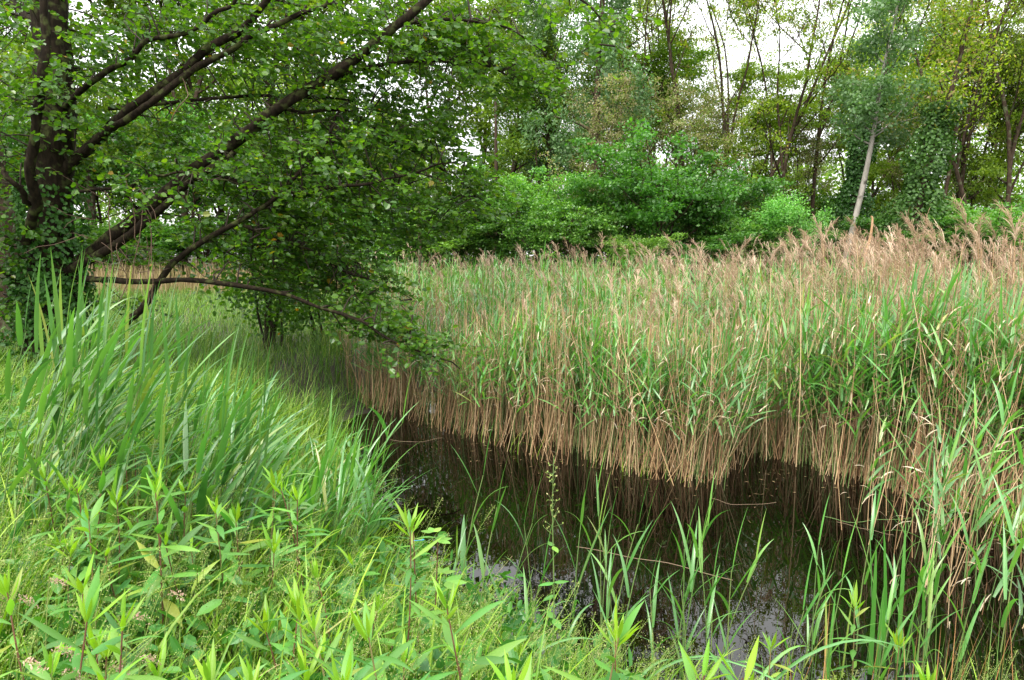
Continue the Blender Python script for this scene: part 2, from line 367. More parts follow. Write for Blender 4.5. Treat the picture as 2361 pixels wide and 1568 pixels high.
# ------------------------------------------------------------------ ground and pond
NEAR = [(6.5, 2.2), (3.5, 2.75), (2.2, 2.9), (1.1, 2.95), (0.3, 3.15), (-0.5, 3.95), (-1.3, 5.2), (-1.75, 6.5), (-2.0, 7.6), (-2.2, 8.6)]
FAR = [(-2.1, 9.1), (-1.85, 9.2), (-1.6, 9.1), (-1.2, 8.9), (-0.7, 8.25), (0.3, 7.15), (0.8, 6.95), (1.3, 6.6), (1.9, 6.3), (2.25, 6.55), (2.6, 7.0), (3.0, 6.75),
       (3.5, 6.2), (3.9, 5.5), (3.9, 4.8), (4.2, 4.3), (4.8, 3.9), (6.5, 3.6)]
POND = np.array(NEAR + FAR)
def pond_sd(x, y):
    """distance to the pond edge, negative in the water"""
    P = np.stack([np.asarray(x, float).ravel(), np.asarray(y, float).ravel()], 1)
    a = POND; b = np.roll(POND, -1, 0)
    d2 = np.full(len(P), 1e9); ins = np.zeros(len(P), bool)
    for i in range(len(a)):
        e = b[i] - a[i]; w = P - a[i]
        t = np.clip((w @ e) / (e @ e), 0, 1); q = w - t[:, None] * e
        d2 = np.minimum(d2, (q ** 2).sum(1))
        c = ((a[i, 1] > P[:, 1]) != (b[i, 1] > P[:, 1]))
        xi = (b[i, 0] - a[i, 0]) * (P[:, 1] - a[i, 1]) / (b[i, 1] - a[i, 1] + 1e-12) + a[i, 0]
        ins ^= c & (P[:, 0] < xi)
    return np.where(ins, -1, 1) * np.sqrt(d2)
def sstep(a, b, x):
    t = np.clip((x - a) / (b - a), 0, 1); return t * t * (3 - 2 * t)
def reed_zone(x, y):
    """1 in the reed bed beyond the pond"""
    shore = np.interp(x, [-4, -3.5, -2.1, -0.7, 0.3, 1.3, 1.9, 2.8, 3.4, 5.5], [10.5, 10.3, 9.6, 8.2, 7.1, 6.6, 6.2, 6.4, 6.2, 3.5])
    left = np.interp(y, [0, 8.5, 12, 40], [-2.0, -2.0, -2.9, -8])
    return sstep(-.4, .5, y - shore) * sstep(-.35, .45, x - left)
def hnoise(x, y):
    return (np.sin(x * 1.7 + y * .6) + np.sin(y * 2.1 - x * .8 + 1.3) + np.sin(x * .43 - y * .37) * 1.5) / 3.5
def ground_z(x, y):
    x = np.asarray(x, float); y = np.asarray(y, float); sh = x.shape
    sd = pond_sd(x, y).reshape(sh); rz = reed_zone(x, y)
    H = .50 * (1 - rz) + .10 * rz
    H = H + .35 * sstep(26, 60, y)
    wet = rz * sstep(2.2, 1.2, sd); z = np.where(sd > 0, H * sstep(0, 1.5, sd) + .012 * (sd > .02), -.55 * sstep(0, 1.0, -sd))
    z = z * (1 - wet) - .10 * wet - .25 * wet * (sd < 0) * sstep(0, 1, -sd)
    return z + hnoise(x, y) * .05 * sstep(.1, 1.5, np.abs(sd))

def axis(vals): return np.unique(np.concatenate(vals))
gx = axis([np.arange(-10, 10, .2), np.linspace(-60, -10, 40), np.linspace(10, 60, 40), np.array([-900, -500, -250, -120, 120, 250, 500, 900])])
gy = axis([np.arange(.2, 15, .18), np.linspace(15, 80, 60), np.linspace(-10, .2, 14), np.array([-300, -80, -30, 120, 250, 500, 1000, 1500])])
X, Y = np.meshgrid(gx, gy); Z = ground_z(X, Y)
ny, nx = X.shape; i, j = np.meshgrid(np.arange(ny - 1), np.arange(nx - 1), indexing='ij')
Qg = np.stack([i * nx + j, i * nx + j + 1, (i + 1) * nx + j + 1, (i + 1) * nx + j], -1).reshape(-1, 4)
tag(build('ground', Geo(np.stack([X, Y, Z], -1).reshape(-1, 3), Qg), ground_material()), 'dark earth bank and marshy ground around the pond', kind='structure')
wx, wy = np.meshgrid(np.linspace(-6, 9, 40), np.linspace(1.8, 15, 40))
i, j = np.meshgrid(np.arange(39), np.arange(39), indexing='ij')
Qw = np.stack([i * 40 + j, i * 40 + j + 1, (i + 1) * 40 + j + 1, (i + 1) * 40 + j], -1).reshape(-1, 4)
tag(build('pond_water', Geo(np.stack([wx, wy, wx * 0], -1).reshape(-1, 3), Qw), water_material()), 'dark still pond water', kind='structure')

# ------------------------------------------------------------------ woodland trees
def wiggle(p0, d, L, n, amp, r, up=0.0):
    """a wandering branch path"""
    P = [np.array(p0, float)]; d = np.array(d, float)
    for k in range(n):
        d = unit(d + r.standard_normal(3) * amp + np.array([0, 0, up])); P.append(P[-1] + d * L / n)
    return np.array(P)
def dir_at(ax_ang, az):
    return np.array([math.sin(ax_ang) * math.cos(az), math.sin(ax_ang) * math.sin(az), math.cos(ax_ang)])

def skeleton(r, H, rad, limbs, start, ang, llen, subs, slen, sang=55, lean=0.0, amp=.06, fork=0, droop=0.0, var=.25):
    """woody parts and the points that carry leaves"""
    tubes, tips = [], []
    tp = wiggle((0, 0, -.1), (lean, 0, 1), H, 12, amp, r, .05)
    tr = np.linspace(1, .12, len(tp)) ** .9 * rad; tubes.append(tube(tp, tr, 8, .04, r))
    trunks = [(tp, tr)]
    for f in range(fork):
        k = r.integers(3, 6); q = wiggle(tp[k], dir_at(R(r.uniform(9, 18)), r.uniform(0, 6.28)), H * .6, 9, amp * 1.3, r, .06)
        qr = np.linspace(tr[k] * .75, rad * .1, len(q)); tubes.append(tube(q, qr, 6)); trunks.append((q, qr))
    for k in range(limbs):
        P, PR = trunks[k % len(trunks)]
        s = start + (1 - start) * (k + r.random()) / limbs
        if P is not tp: s = .25 + .75 * s
        x = s * (len(P) - 1); i = min(int(x), len(P) - 2); p = P[i] + (P[i + 1] - P[i]) * (x - i)
        az = k * 2.4 + r.uniform(-.5, .5); L = llen * (1.15 - .65 * s) * r.uniform(1 - var, 1 + var)
        lp = wiggle(p, dir_at(R(ang + r.uniform(-12, 14)), az), L, 6, .13, r, .05 - droop)
        lr = np.linspace(min(PR[i] * .55, rad * .45), .012, 7); tubes.append(tube(lp, lr, 5))
        tips.append((lp[-1], lp[-1] - lp[-2]))
        for q in range(subs):
            u = .25 + .75 * (q + r.random()) / subs; y = u * 6; m = min(int(y), 5); sp = lp[m] + (lp[m + 1] - lp[m]) * (y - m)
            dd = unit(unit(lp[m + 1] - lp[m]) * math.cos(R(sang)) + math.sin(R(sang)) * rand_dirs(1, .1, r)[0])
            bp = wiggle(sp, dd, slen * r.uniform(.6, 1.3), 4, .16, r, -droop)
            tubes.append(tube(bp, np.linspace(.018, .005, 5), 3))
            for w in (2, 3, 4): tips.append((bp[w], bp[w] - bp[w - 1]))
    return join(tubes), np.array([t[0] for t in tips]), np.array([t[1] for t in tips])

def clump_leaves(r, C, per, sx, sz, L, W, upb=.9, keep=1.0, hexa=False, hang=0.0):
    """leaf cards scattered round clump centres C, flattened into layers"""
    C = C[r.random(len(C)) < keep]; n = len(C) * per
    sc = np.repeat(r.uniform(.6, 1.3, len(C)), per)[:, None]
    P = np.repeat(C, per, 0) + r.standard_normal((n, 3)) * np.array([sx, sx, sz]) * sc
    if hang: P[:, 2] -= r.random(n) ** 1.5 * hang
    D = rand_dirs(n, -.3, r); N = rand_dirs(n, upb, r)
    cl = np.repeat(r.random(len(C)), per)
    return leaf_cards(P, D, N, L * r.uniform(.7, 1.3, n), W * r.uniform(.7, 1.3, n), .2, hexa, (cl * .35 + r.random(n) * .65) % 1)

def shrub(r, kind):
    """a broad bush: short trunk, spreading limbs and tiers of leaves"""
    if kind == 'bright':
        w, C, D = skeleton(r, 5.6, .05, 30, .04, 26, 3.0, 5, .5, 36, amp=.05, fork=4)
        return w, clump_leaves(r, C, 24, .13, .16, .12, .08, .5)
    w, C, D = skeleton(r, 5.4, .10, 22, .04, 56, 3.4, 5, 1.0, 60, amp=.12, fork=4, var=.6)
    return w, clump_leaves(r, C, 60, .27, .08, .135, .10, 1.1, .74)

def tree_variant(kind, seed):
    r = np.random.default_rng(seed)
    if kind == 'locust':
        w, C, D = skeleton(r, 19, .125, 17, .32, 36, 4.6, 8, 1.5, fork=2 if seed % 2 else 1, amp=.07)
        return w, clump_leaves(r, C, 20, .28, .06, .17, .07, .9, .74), M_BARK, M_ROB
    if kind == 'blossom':
        w, C, D = skeleton(r, 15, .15, 16, .22, 46, 4.2, 6, 1.4, fork=1, amp=.08)
        return w, clump_leaves(r, C, 34, .32, .15, .15, .085, .8, .95), M_BARK, M_ROBB
    if kind == 'bluish':
        w, C, D = skeleton(r, 22, .24, 18, .30, 42, 3.4, 6, 1.2, droop=.10, amp=.03)
        return w, clump_leaves(r, C, 60, .18, .20, .17, .09, .3, 1, hang=1.4), M_BARK, M_BLUE
    if kind == 'broad':
        w, C, D = skeleton(r, 14, .17, 18, .16, 58, 4.6, 7, 1.5, amp=.05)
        return w, clump_leaves(r, C, 36, .34, .13, .14, .10, 1.1, 1), M_BARK, M_MID
    if kind == 'lime':
        w, C, D = skeleton(r, 17, .2, 18, .18, 50, 5.0, 7, 1.6, amp=.06, fork=1)
        return w, clump_leaves(r, C, 48, .38, .12, .19, .12, 1.0, 1), M_BARK, M_LIME
VAR = {}
def variant(kind, k):
    if (kind, k) not in VAR:
        w, g, mb, ml = tree_variant(kind, 100 * len(kind) + 17 * k + ord(kind[0]))
        VAR[kind, k] = (mesh_of(kind + '_trunk', w, mb), mesh_of(kind + '_crown', g, ml, False))
    return VAR[kind, k]
def plant_tree(name, kind, k, px, Y, scale, rot, label, group, cat='tree', H=1.0):
    x = (px - 512) / FPX * Y; z = float(ground_z(np.array([x]), np.array([Y]))[0])
    o = thing(name, (x, Y, z - .05), label, cat, group)
    o.rotation_euler.z = rot; o.scale = (scale, scale, scale * H)
    w, c = variant(kind, k); put('trunk', w, o); tag(put('crown', c, o), kind='stuff')
    return o

ORD = 'first second third fourth fifth sixth seventh eighth ninth tenth eleventh twelfth thirteenth fourteenth fifteenth sixteenth seventeenth eighteenth nineteenth twentieth twenty-first twenty-second'.split()
LOC = 'slender locust trees in the wood beyond the reeds'
loc_rows = [ # px, depth, scale, label
 (634, 33, .98, 'slender locust tree just beside the tall blue-green weeping tree'),
 (664, 36, 1.02, 'thin locust tree with forked stems behind the dark maple shrubs'),
 (690, 33, 1.04, 'locust tree with upswept limbs above the layered dark shrubs'),
 (716, 34, 1.0, 'locust tree in front of the sky, between the upswept and the twin-stemmed ones'),
 (739, 35, .98, 'twin-stemmed locust tree against the white sky, above the bright young bush'),
 (774, 34, .92, 'locust tree with bare lower stem standing left of the sky gap'),
 (814, 36, 1.0, 'straight locust tree rising between the sky gap and the ivy column'),
 (931, 33, .95, 'locust tree with dark bare stem beside the big ivy-clad trunk'),
 (950, 35, 1.0, 'locust tree leaning over towards the picture edge with long bare limb'),
 (981, 30, .95, 'tall locust tree with stout reddish stem, second from the picture edge'),
 (1007, 31, 1.0, 'dark-stemmed locust tree leaning outward beside the picture edge'),
 (1040, 33, 1.0, 'locust tree cut by the picture edge')]
for n, (px, Yd, s, lab) in enumerate(loc_rows):
    plant_tree('locust_tree', 'locust', n % 5, px, Yd, s, n * 1.9, lab, LOC)
far_locust = [(640, 47), (755, 48), (840, 45), (915, 46), (985, 45), (1060, 42), (1100, 38), (1150, 40)]
for n, (px, Yd) in enumerate(far_locust):
    plant_tree('locust_tree', 'locust', (n * 3 + 1) % 5, px, Yd, 1.02 + .12 * math.sin(n * 2.3), n * 2.7 + 1, ORD[n] + ' thin locust of the rear row, counted from the weeping tree to the picture edge', 'rear row of locust trees')
plant_tree('weeping_tree', 'bluish', 0, 592, 30.5, .95, .6, 'tall blue-green weeping tree with reddish trunk against the sky', None)
plant_tree('weeping_tree', 'bluish', 0, 548, 38, .88, 2.6, 'blue-green weeping tree further back, partly behind the alder twigs', None)
plant_tree('blossoming_locust', 'blossom', 0, 578, 29.5, .56, 0, 'locust tree hung with faded cream blossom above a brown trunk', None)
plant_tree('blossoming_locust', 'blossom', 1, 655, 31.5, .62, 1.4, 'locust tree with faded blossom behind the dark layered shrubs', None)
plant_tree('blossoming_locust', 'blossom', 0, 720, 33, .6, 3.4, 'low locust tree with faded blossom under the twin-stemmed locust', None)
plant_tree('blossoming_locust', 'blossom', 1, 800, 37, .62, 2.2, 'low locust tree with faded blossom below the sky gap', None)
plant_tree('blossoming_locust', 'blossom', 0, 960, 36, .75, 5.0, 'low blossoming locust tree among the stems beside the ivy-clad trunk', None)
LIMEG = 'bright green trees behind the alder'
for n, (px, Yd, s, kind) in enumerate([(-140, 42, 1.25, 'broad'), (-70, 44, 1.3, 'lime'), (-10, 40, 1.35, 'lime'), (45, 45, 1.3, 'broad'), (95, 41, 1.3, 'lime'), (140, 44, 1.35, 'lime'), (185, 40, 1.2, 'lime'), (230, 46, 1.45, 'broad'), (275, 41, 1.2, 'lime'),
                                       (315, 45, 1.3, 'lime'), (355, 40, 1.1, 'lime'), (395, 44, 1.15, 'broad'), (435, 40, 1.0, 'lime'), (475, 44, 1.0, 'lime'), (510, 39, .85, 'lime'), (540, 46, .95, 'broad')]):
    plant_tree('woodland_tree', kind, n % 2, px, Yd, s, n * 2.1, ORD[n] + ' bright green tree behind the alder, counted from the trunk side to the open reeds', LIMEG)
UND = 'low yellow-green trees inside the wood'
for n, (px, Yd, s) in enumerate([(540, 36, .62), (575, 39, .70), (612, 35, .62), (645, 38, .74), (680, 36, .66), (712, 39, .74), (742, 36, .62), (768, 40, .55), (800, 41, .52), (832, 37, .66), (862, 40, .74), (888, 36, .68), (918, 39, .76), (945, 35, .68), (975, 38, .78), (1003, 34, .68), (1040, 36, .78), (1085, 38, .78)]):
    plant_tree('woodland_tree', ('lime', 'blossom')[n % 3 == 2], n % 2, px, Yd, s, n * 1.7, ORD[n] + ' low yellow-green tree among the locust stems, counted from the alder towards the picture edge', UND)
SHV = {}
def shrub_variant(kind, k):
    if (kind, k) not in SHV:
        r = np.random.default_rng(900 + 31 * k + len(kind)); ml = {'dark': M_DARK, 'mid': M_MID, 'bright': M_BRIGHT}[kind]
        w, g = shrub(r, kind)
        SHV[kind, k] = (mesh_of('shrub_stems', w, M_BARK), mesh_of('shrub_crown', g, ml, False))
    return SHV[kind, k]
def plant_shrub(kind, k, px, Y, s, h, rot, label, group=None, name='shrub'):
    x = (px - 512) / FPX * Y; z = float(ground_z(np.array([x]), np.array([Y]))[0])
    o = thing(name, (x, Y, z), label, 'shrub', group); o.rotation_euler.z = rot; o.scale = (s, s, h)
    w, c = shrub_variant(kind, k); put('stems', w, o); tag(put('crown', c, o), kind='stuff'); return o
for n, (kind, px, Yd, s, h, lab) in enumerate([
  ('mid', 612, 27.5, .85, .82, 'dark green layered shrub under the weeping tree'),
  ('dark', 655, 27, 1.05, .92, 'largest dark green maple shrub with tiered branches'),
  ('dark', 703, 28, .85, .80, 'dark green maple shrub with pale upper leaves, next to the bright bush'),
  ('dark', 690, 25.5, .8, .42, 'low grey-green shrub spreading just above the reed plumes'),
  ('bright', 785, 25, .70, .62, 'bright yellow-green young bush with upright shoots above the reeds'),
  ('dark', 745, 29, .9, .62, 'dark shrub in shade behind the bright young bush'),
  ('dark', 828, 29, .75, .55, 'dark shrub at the foot of the leaning pale trunk'),
  ('mid', 912, 30, .8, .5, 'green shrub at the foot of the ivy-clad trunk'),
  ('mid', 965, 26, .75, .45, 'green shrub under the stout reddish locust stem'),
  ('mid', 1016, 24.5, .85, .62, 'leafy green shrub rising at the picture edge behind the plumes'),
  ('mid', 550, 28, .95, .80, 'fresh green shrub below the blossoming locust'),
  ('dark', 508, 29, 1.0, .62, 'dark green shrub in the wood edge beside the alder twigs'),
  ('mid', 463, 30, 1.0, .66, 'pale tiered green shrub seen past the alder branch tips'),
  ('dark', 425, 31, 1.05, .62, 'shaded green shrub beside a thin brown stem'),
  ('mid', 868, 27, .7, .46, 'fresh green shrub just beside the foot of the leaning pale trunk'),
  ('dark', 938, 27.5, .75, .5, 'dark shrub between the ivy-clad trunk and the stout reddish stem'),
  ('mid', 640, 24.5, .55, .42, 'low fresh green shrub in front of the largest maple shrub'),
  ('mid', 735, 26, .6, .52, 'fresh green shrub touching the bright young bush'),
  ('dark', 575, 26.5, .7, .6, 'low dark shrub directly behind the brown plumes')]):
    plant_shrub(kind, n % 2, px, Yd, s, h, n * 1.3, lab)
for n in range(22):
    px = 380 + n * 34 + (n % 3) * 7
    plant_shrub('mid' if n % 3 else 'dark', n % 2, px, 36 + (n * 7) % 9, 1.0, .72 + .15 * math.sin(n * 1.7), n * .9, ORD[n] + ' shaded bush between the wood stems, counted from the alder towards the picture edge', 'bushes between the wood stems')
for n in range(12):
    plant_shrub('mid' if n % 2 else 'bright', n % 2, -120 + n * 46, 40 + (n * 5) % 7, 1.3, 1.45, n * 1.1, ORD[n] + ' green bush at the meadow edge behind the alder, counted from the trunk side', 'bushes at the meadow edge')

for n in range(14):
    plant_shrub('dark' if n % 3 else 'mid', n % 2, -110 + n * 40, 36 + (n * 3) % 4, 1.25, .5, n * 1.7, ORD[n] + ' low bush along the far meadow edge behind the alder, counted from the trunk side', 'low bushes at the far meadow edge')

# the far wood that closes the view reads as one mass
r = np.random.default_rng(55)
n = 3600; C = np.stack([r.uniform(-80, 95, n), r.uniform(56, 74, n), np.zeros(n)], 1)
C[:, 2] = r.random(n) ** .9 * (11.5 + 2.5 * np.sin(C[:, 0] * .21) + 1.5 * np.sin(C[:, 0] * .57 + 1) + 6 * sstep(0, -30, C[:, 0]) + 4 * sstep(22, 34, C[:, 0]))
tag(build('distant_wood', clump_leaves(r, C, 25, 1.0, .45, .45, .28, .8), M_LIME, smooth=False), 'far green wood filling the gaps between the stems', 'woodland', kind='stuff')

# ivy-clad trunks
def ivy_trunk(px, Y, H, r0, lean, label, seed):
    r = np.random.default_rng(seed); x = (px - 512) / FPX * Y
    o = thing('ivy_clad_tree', (x, Y, 0.05), label, 'tree', 'ivy-clad trunks in the wood')
    P = wiggle((0, 0, -.1), (lean, 0, 1), H * 1.55, 14, .03, r); w = [tube(P, np.linspace(.2, .03, 15), 8, .04, r)]
    tips = []
    for k in range(12):
        s = .55 + .45 * k / 12; i = min(int(s * 14), 13); q = wiggle(P[i], dir_at(R(r.uniform(25, 50)), k * 2.4), 2.6 * (1.3 - s), 5, .15, r, .03)
        w.append(tube(q, np.linspace(.035, .008, 6), 4)); tips += [q[2], q[3], q[4], q[5]]
    build('trunk', join(w), M_BARK, o)
    n = int(11000 * H / 9); s = r.random(n) ** 1.15; i = np.minimum((s * H / (H * 1.55) * 14).astype(int), 13)
    rr = r0 * (1.15 - .85 * s) * (1 + .3 * np.sin(s * 23 + seed)) * np.sqrt(r.random(n)) + .12; a = r.uniform(0, 6.283, n)
    rr *= 1 + .25 * np.sin(2 * a + s * 9)
    Pp = np.stack([P[i, 0] + rr * np.cos(a), P[i, 1] + rr * np.sin(a), s * H], 1)
    N = np.stack([np.cos(a), np.sin(a), .7 + 0 * a], 1) + r.standard_normal((n, 3)) * .45
    tag(build('ivy', leaf_cards(Pp, rand_dirs(n, -1.0, r), N, .115, .10, .2, True), M_IVY, o, smooth=False), kind='stuff')
    tag(build('crown', clump_leaves(r, np.array(tips), 40, .4, .2, .14, .075, .8), M_ROB, o, smooth=False), kind='stuff')
ivy_trunk(896, 26.2, 7.6, 1.35, .05, 'stout trunk swathed in dark ivy, widest near its foot, behind the leaning pale trunk', 3)
ivy_trunk(838, 32, 9.6, .85, .09, 'slim ivy column between the sky gap and the leaning pale trunk', 4)
ivy_trunk(716, 33, 4.6, .45, 0, 'short ivy-wrapped stem behind the dark maple shrubs', 5)

# leaning pale poplar
r = np.random.default_rng(21)
pts = [at(x, y, 27) for x, y in [(1950, 600), (1968, 520), (1990, 430), (2008, 340), (2017, 290), (2030, 200), (2048, 110), (2070, 10), (2085, -90), (2095, -200)]]
P = smooth_path(pts, 30); b0 = P[0].copy(); b0[2] = 0.1; P = np.vstack([b0 + [-.25, 0, 0], P]) - b0
o = thing('leaning_poplar', b0, 'leaning pale-barked poplar with blue-green leaves, bare lower trunk above the reeds', 'tree')
w = [tube(P, np.linspace(.125, .022, len(P)), 10, .05, r)]; tips = []
for k in range(26):
    i = 11 + int(k * .76); i = min(i, len(P) - 2)
    q = wiggle(P[i], dir_at(R(r.uniform(45, 85)), k * 2.4 + .3), r.uniform(1.2, 3.0) * (1.25 - i / 40), 5, .18, r, .04)
    w.append(tube(q, np.linspace(.035, .006, 6), 4)); tips += [q[2], q[3], q[4], q[5], q[5] + r.standard_normal(3) * .3]
q = wiggle(P[13], (1, .1, .35), 3.2, 6, .06, r); w.append(tube(q, np.linspace(.028, .008, 7), 5)); tips += [q[4], q[5], q[6], q[6] + [.2, 0, .2]]
build('trunk', join(w), M_PALEBARK, o)
tag(build('crown', clump_leaves(r, np.array(tips), 85, .30, .16, .135, .10, .7), M_POPLAR, o, smooth=False), kind='stuff')
# barkless dead stem standing in the plumes
P = np.array([at(x, y, 20) for x, y in [(1988, 640), (1995, 590), (2004, 560), (2010, 530), (2012, 505), (2009, 498)]]); base = P[0].copy()
P = np.vstack([P[0] + [-.15, 0, .1 - P[0][2]], P]); base = P[0].copy()
tag(build('dead_stem', tube(smooth_path(P - base, 18), np.linspace(.055, .022, 18), 7, .08, r), M_DEADWOOD), 'bare orange-brown dead stem standing among the plumes by the leaning trunk', 'dead tree').location = base
# thin stems seen in the wood edge
for n, (px, vy0, vy1, Yd, rd, lab) in enumerate([(415, 440, 620, 27, .09, 'thin brown dead stem before the wood edge beside the alder twigs'),
                                                 (492, 225, 400, 34, .13, 'reddish bare trunk behind the tips of the alder branches')]):
    a, b = at(px * 2.3057, vy1, Yd), at(px * 2.3057 + 8, vy0, Yd); a[2] = 0
    o = thing('bare_stem', a, lab, 'tree')
    P = np.array([[0, 0, -.1], (b - a) * .5 + [.1, 0, 0], b - a]); build('trunk', tube(smooth_path(P, 10), np.linspace(rd, rd * .5, 10), 7, .05, r), M_BARK, o)
    tw = [tube(wiggle((b - a) * s, dir_at(R(50), k * 2.2), 1.2, 4, .15, r), np.linspace(.02, .005, 5), 4) for k, s in enumerate((.55, .7, .8, .95))]
    build('branches', join(tw), M_BARK, o)

# ------------------------------------------------------------------ the alder
r = np.random.default_rng(77)
TB = at(118, 800, 9.0); TB[2] = float(ground_z(TB[0], TB[1]))
alder = thing('alder_tree', TB, 'big old alder with ivy on its trunk and mossy boughs over the pond', 'tree')
def vpath(pts, n, jit=.012):
    P = smooth_path([at(x, y, Yd) for x, y, Yd in pts], n); k = max(n // 4, 4); P[1:-1] += smooth_path(r.standard_normal((k, 3)) * jit * 1.6, n)[1:-1] + r.standard_normal((n - 2, 3)) * jit * .12; return P
def wood(name, pts, r0, r1, n=22, sides=10, jit=.018):
    P = vpath(pts, n, jit); g = tube(P - TB, np.linspace(r0, r1, n) * .70 * (1 + .045 * r.standard_normal(n)), sides, .07, r); build(name, g, M_ALDERBARK, alder); return P
BOUGHS = []
tp = smooth_path([TB + [0, 0, -.2], at(116, 700, 9), at(116, 600, 9), at(118, 420, 9), at(128, 220, 9.05), at(115, 40, 9.1), at(100, -200, 9.2), at(130, -500, 9.3), at(150, -800, 9.3)], 40)
build('trunk', tube(tp - TB, np.interp(np.linspace(0, 1, 40), [0, .06, .15, .4, .7, 1], [.46, .34, .27, .24, .19, .09]), 16, .06, r), M_ALDERBARK, alder)
BOUGHS.append(tp)
for pts, r0, r1 in [
  ([(140, 640, 9), (290, 520, 8.8), (400, 430, 8.6), (520, 345, 8.5), (640, 250, 8.4), (780, 165, 8.4), (900, 70, 8.4), (990, -5, 8.5), (1100, -120, 8.6)], .125, .06),
  ([(150, 630, 8.9), (290, 548, 8.6), (370, 485, 8.5), (440, 420, 8.45), (540, 350, 8.4)], .085, .05),
  ([(150, 400, 9), (230, 310, 8.8), (300, 258, 8.6), (400, 190, 8.5), (470, 120, 8.5), (560, 60, 8.5), (620, -10, 8.5), (700, -120, 8.5)], .095, .05),
  ([(200, 350, 8.8), (270, 290, 8.5), (335, 245, 8.4), (450, 160, 8.4), (560, 100, 8.4), (650, 50, 8.4), (760, 0, 8.4)], .07, .035),
  ([(140, 260, 9), (200, 200, 8.6), (270, 145, 8.4), (340, 100, 8.4), (430, 70, 8.4), (510, 25, 8.4), (560, -30, 8.4)], .055, .03),
  ([(60, 560, 8.6), (78, 480, 8.3), (66, 420, 8.1), (82, 300, 8.0), (100, 190, 8.0), (100, 90, 8.0), (92, -10, 8.0), (80, -150, 8.0)], .09, .055),
  ([(70, 470, 8.3), (42, 430, 8.1), (0, 398, 8.0), (-60, 350, 7.9)], .05, .03),
  ([(290, 745, 8.6), (330, 690, 8.5), (400, 600, 8.5), (480, 548, 8.4), (560, 515, 8.4), (640, 460, 8.4), (690, 400, 8.5), (740, 340, 8.6), (790, 250, 8.7)], .065, .02),
  ([(150, 642, 9), (270, 646, 8.6), (380, 643, 8.4), (520, 656, 8.3), (650, 686, 8.2), (760, 717, 8.1), (860, 757, 8.0), (960, 806, 7.9), (1060, 850, 7.8)], .06, .012),
  ([(150, 460, 9), (210, 440, 8.6), (300, 430, 8.5), (380, 405, 8.4), (470, 402, 8.3), (560, 430, 8.3)], .035, .015),
  ([(500, 400, 8.5), (640, 440, 8.5), (780, 432, 8.5), (900, 410, 8.6), (980, 395, 8.7), (1050, 373, 8.8)], .04, .012),
  ([(250, 250, 8.9), (480, 218, 9.0), (640, 212, 9.2), (760, 230, 9.3), (900, 260, 9.4)], .035, .015),
  ([(760, 180, 8.5), (900, 150, 8.7), (1000, 140, 8.9), (1120, 150, 9.0), (1230, 200, 9.1), (1300, 225, 9.1)], .04, .008),
  ([(900, 60, 8.6), (1050, 40, 8.7), (1180, 80, 8.8), (1260, 130, 8.8)], .035, .008),
  ([(640, 250, 8.6), (760, 250, 8.8), (860, 290, 9.0), (940, 350, 9.1), (1060, 420, 9.2), (1130, 470, 9.3)], .035, .008),
  ([(560, 520, 8.4), (660, 560, 8.5), (760, 600, 8.7), (860, 640, 8.8), (950, 690, 8.9)], .028, .008),
  ([(75, 700, 8.9), (40, 650, 8.6), (-10, 610, 8.3), (-80, 560, 8.0)], .04, .015),
  ([(1000, -60, 8.2), (1180, -60, 7.9), (1320, -10, 7.6), (1400, 60, 7.5), (1420, 120, 7.5)], .03, .006),
  ([(110, 80, 9), (40, 20, 9.3), (-60, -60, 9.6)], .08, .04)]:
    BOUGHS.append(wood('bough', pts, r0, r1, 44 if len(pts) > 5 else 24))
for pts in [[(90, 640, 8.8), (60, 600, 8.6), (40, 585, 8.5)], [(80, 670, 8.8), (30, 655, 8.6), (0, 640, 8.5)]]: wood('broken_stub', pts, .035, .008, 8, 7)
BP = np.concatenate(BOUGHS)

BLOBS = [ # centre x, y, radii, depth, depth radius, sprays
 (120, 90, 230, 130, 9.2, .8, 120), (20, 330, 110, 150, 8.8, .6, 70), (400, 70, 230, 120, 8.9, .8, 130), (650, 100, 210, 130, 8.8, .8, 170),
 (880, 90, 200, 120, 8.9, .8, 170), (1070, 110, 140, 120, 9.0, .6, 110), (1190, 180, 80, 65, 9.1, .4, 42), (1360, 70, 36, 70, 7.5, .25, 16), (1290, 20, 60, 40, 7.8, .3, 12),
 (290, 330, 190, 110, 9.0, .5, 70), (540, 330, 220, 130, 8.9, .7, 180), (780, 290, 200, 130, 9.0, .7, 180), (960, 320, 130, 105, 9.2, .6, 105),
 (1050, 430, 80, 85, 9.2, .5, 60), (620, 480, 200, 110, 8.9, .7, 170), (830, 470, 170, 105, 9.1, .6, 140), (960, 510, 80, 50, 9.2, .4, 30),
 (690, 610, 150, 85, 9.1, .6, 120), (800, 650, 100, 80, 8.9, .5, 70), (850, 735, 120, 50, 8.3, .35, 60), (960, 795, 80, 32, 7.9, .25, 26), (620, 560, 110, 70, 8.7, .4, 45),
 (470, 525, 110, 50, 8.8, .4, 40), (270, 580, 100, 30, 8.8, .3, 18), (20, 560, 80, 90, 8.6, .4, 40), (50, 690, 80, 35, 8.8, .3, 25), (280, 690, 80, 25, 9.4, .3, 10), (520, 630, 70, 25, 8.8, .3, 8),
 (190, 210, 150, 110, 9.3, .5, 45), (-150, 200, 140, 350, 8.8, 1.0, 90), (-60, 520, 80, 120, 8.5, .5, 30), (90, 200, 120, 190, 8.1, .3, 44), (330, 420, 160, 90, 8.0, .3, 22), (700, 380, 250, 120, 7.9, .3, 45)]
SP, SD, SS = [], [], []
for bx, by, rx, ry, Yd, rY, n in BLOBS:
    q = unit(r.standard_normal((n, 3))) * r.random((n, 1)) ** .42
    for a, b, c in q:
        p = at(bx + a * rx, by + b * ry, Yd + c * rY); SP.append(p); SS.append(1.0)
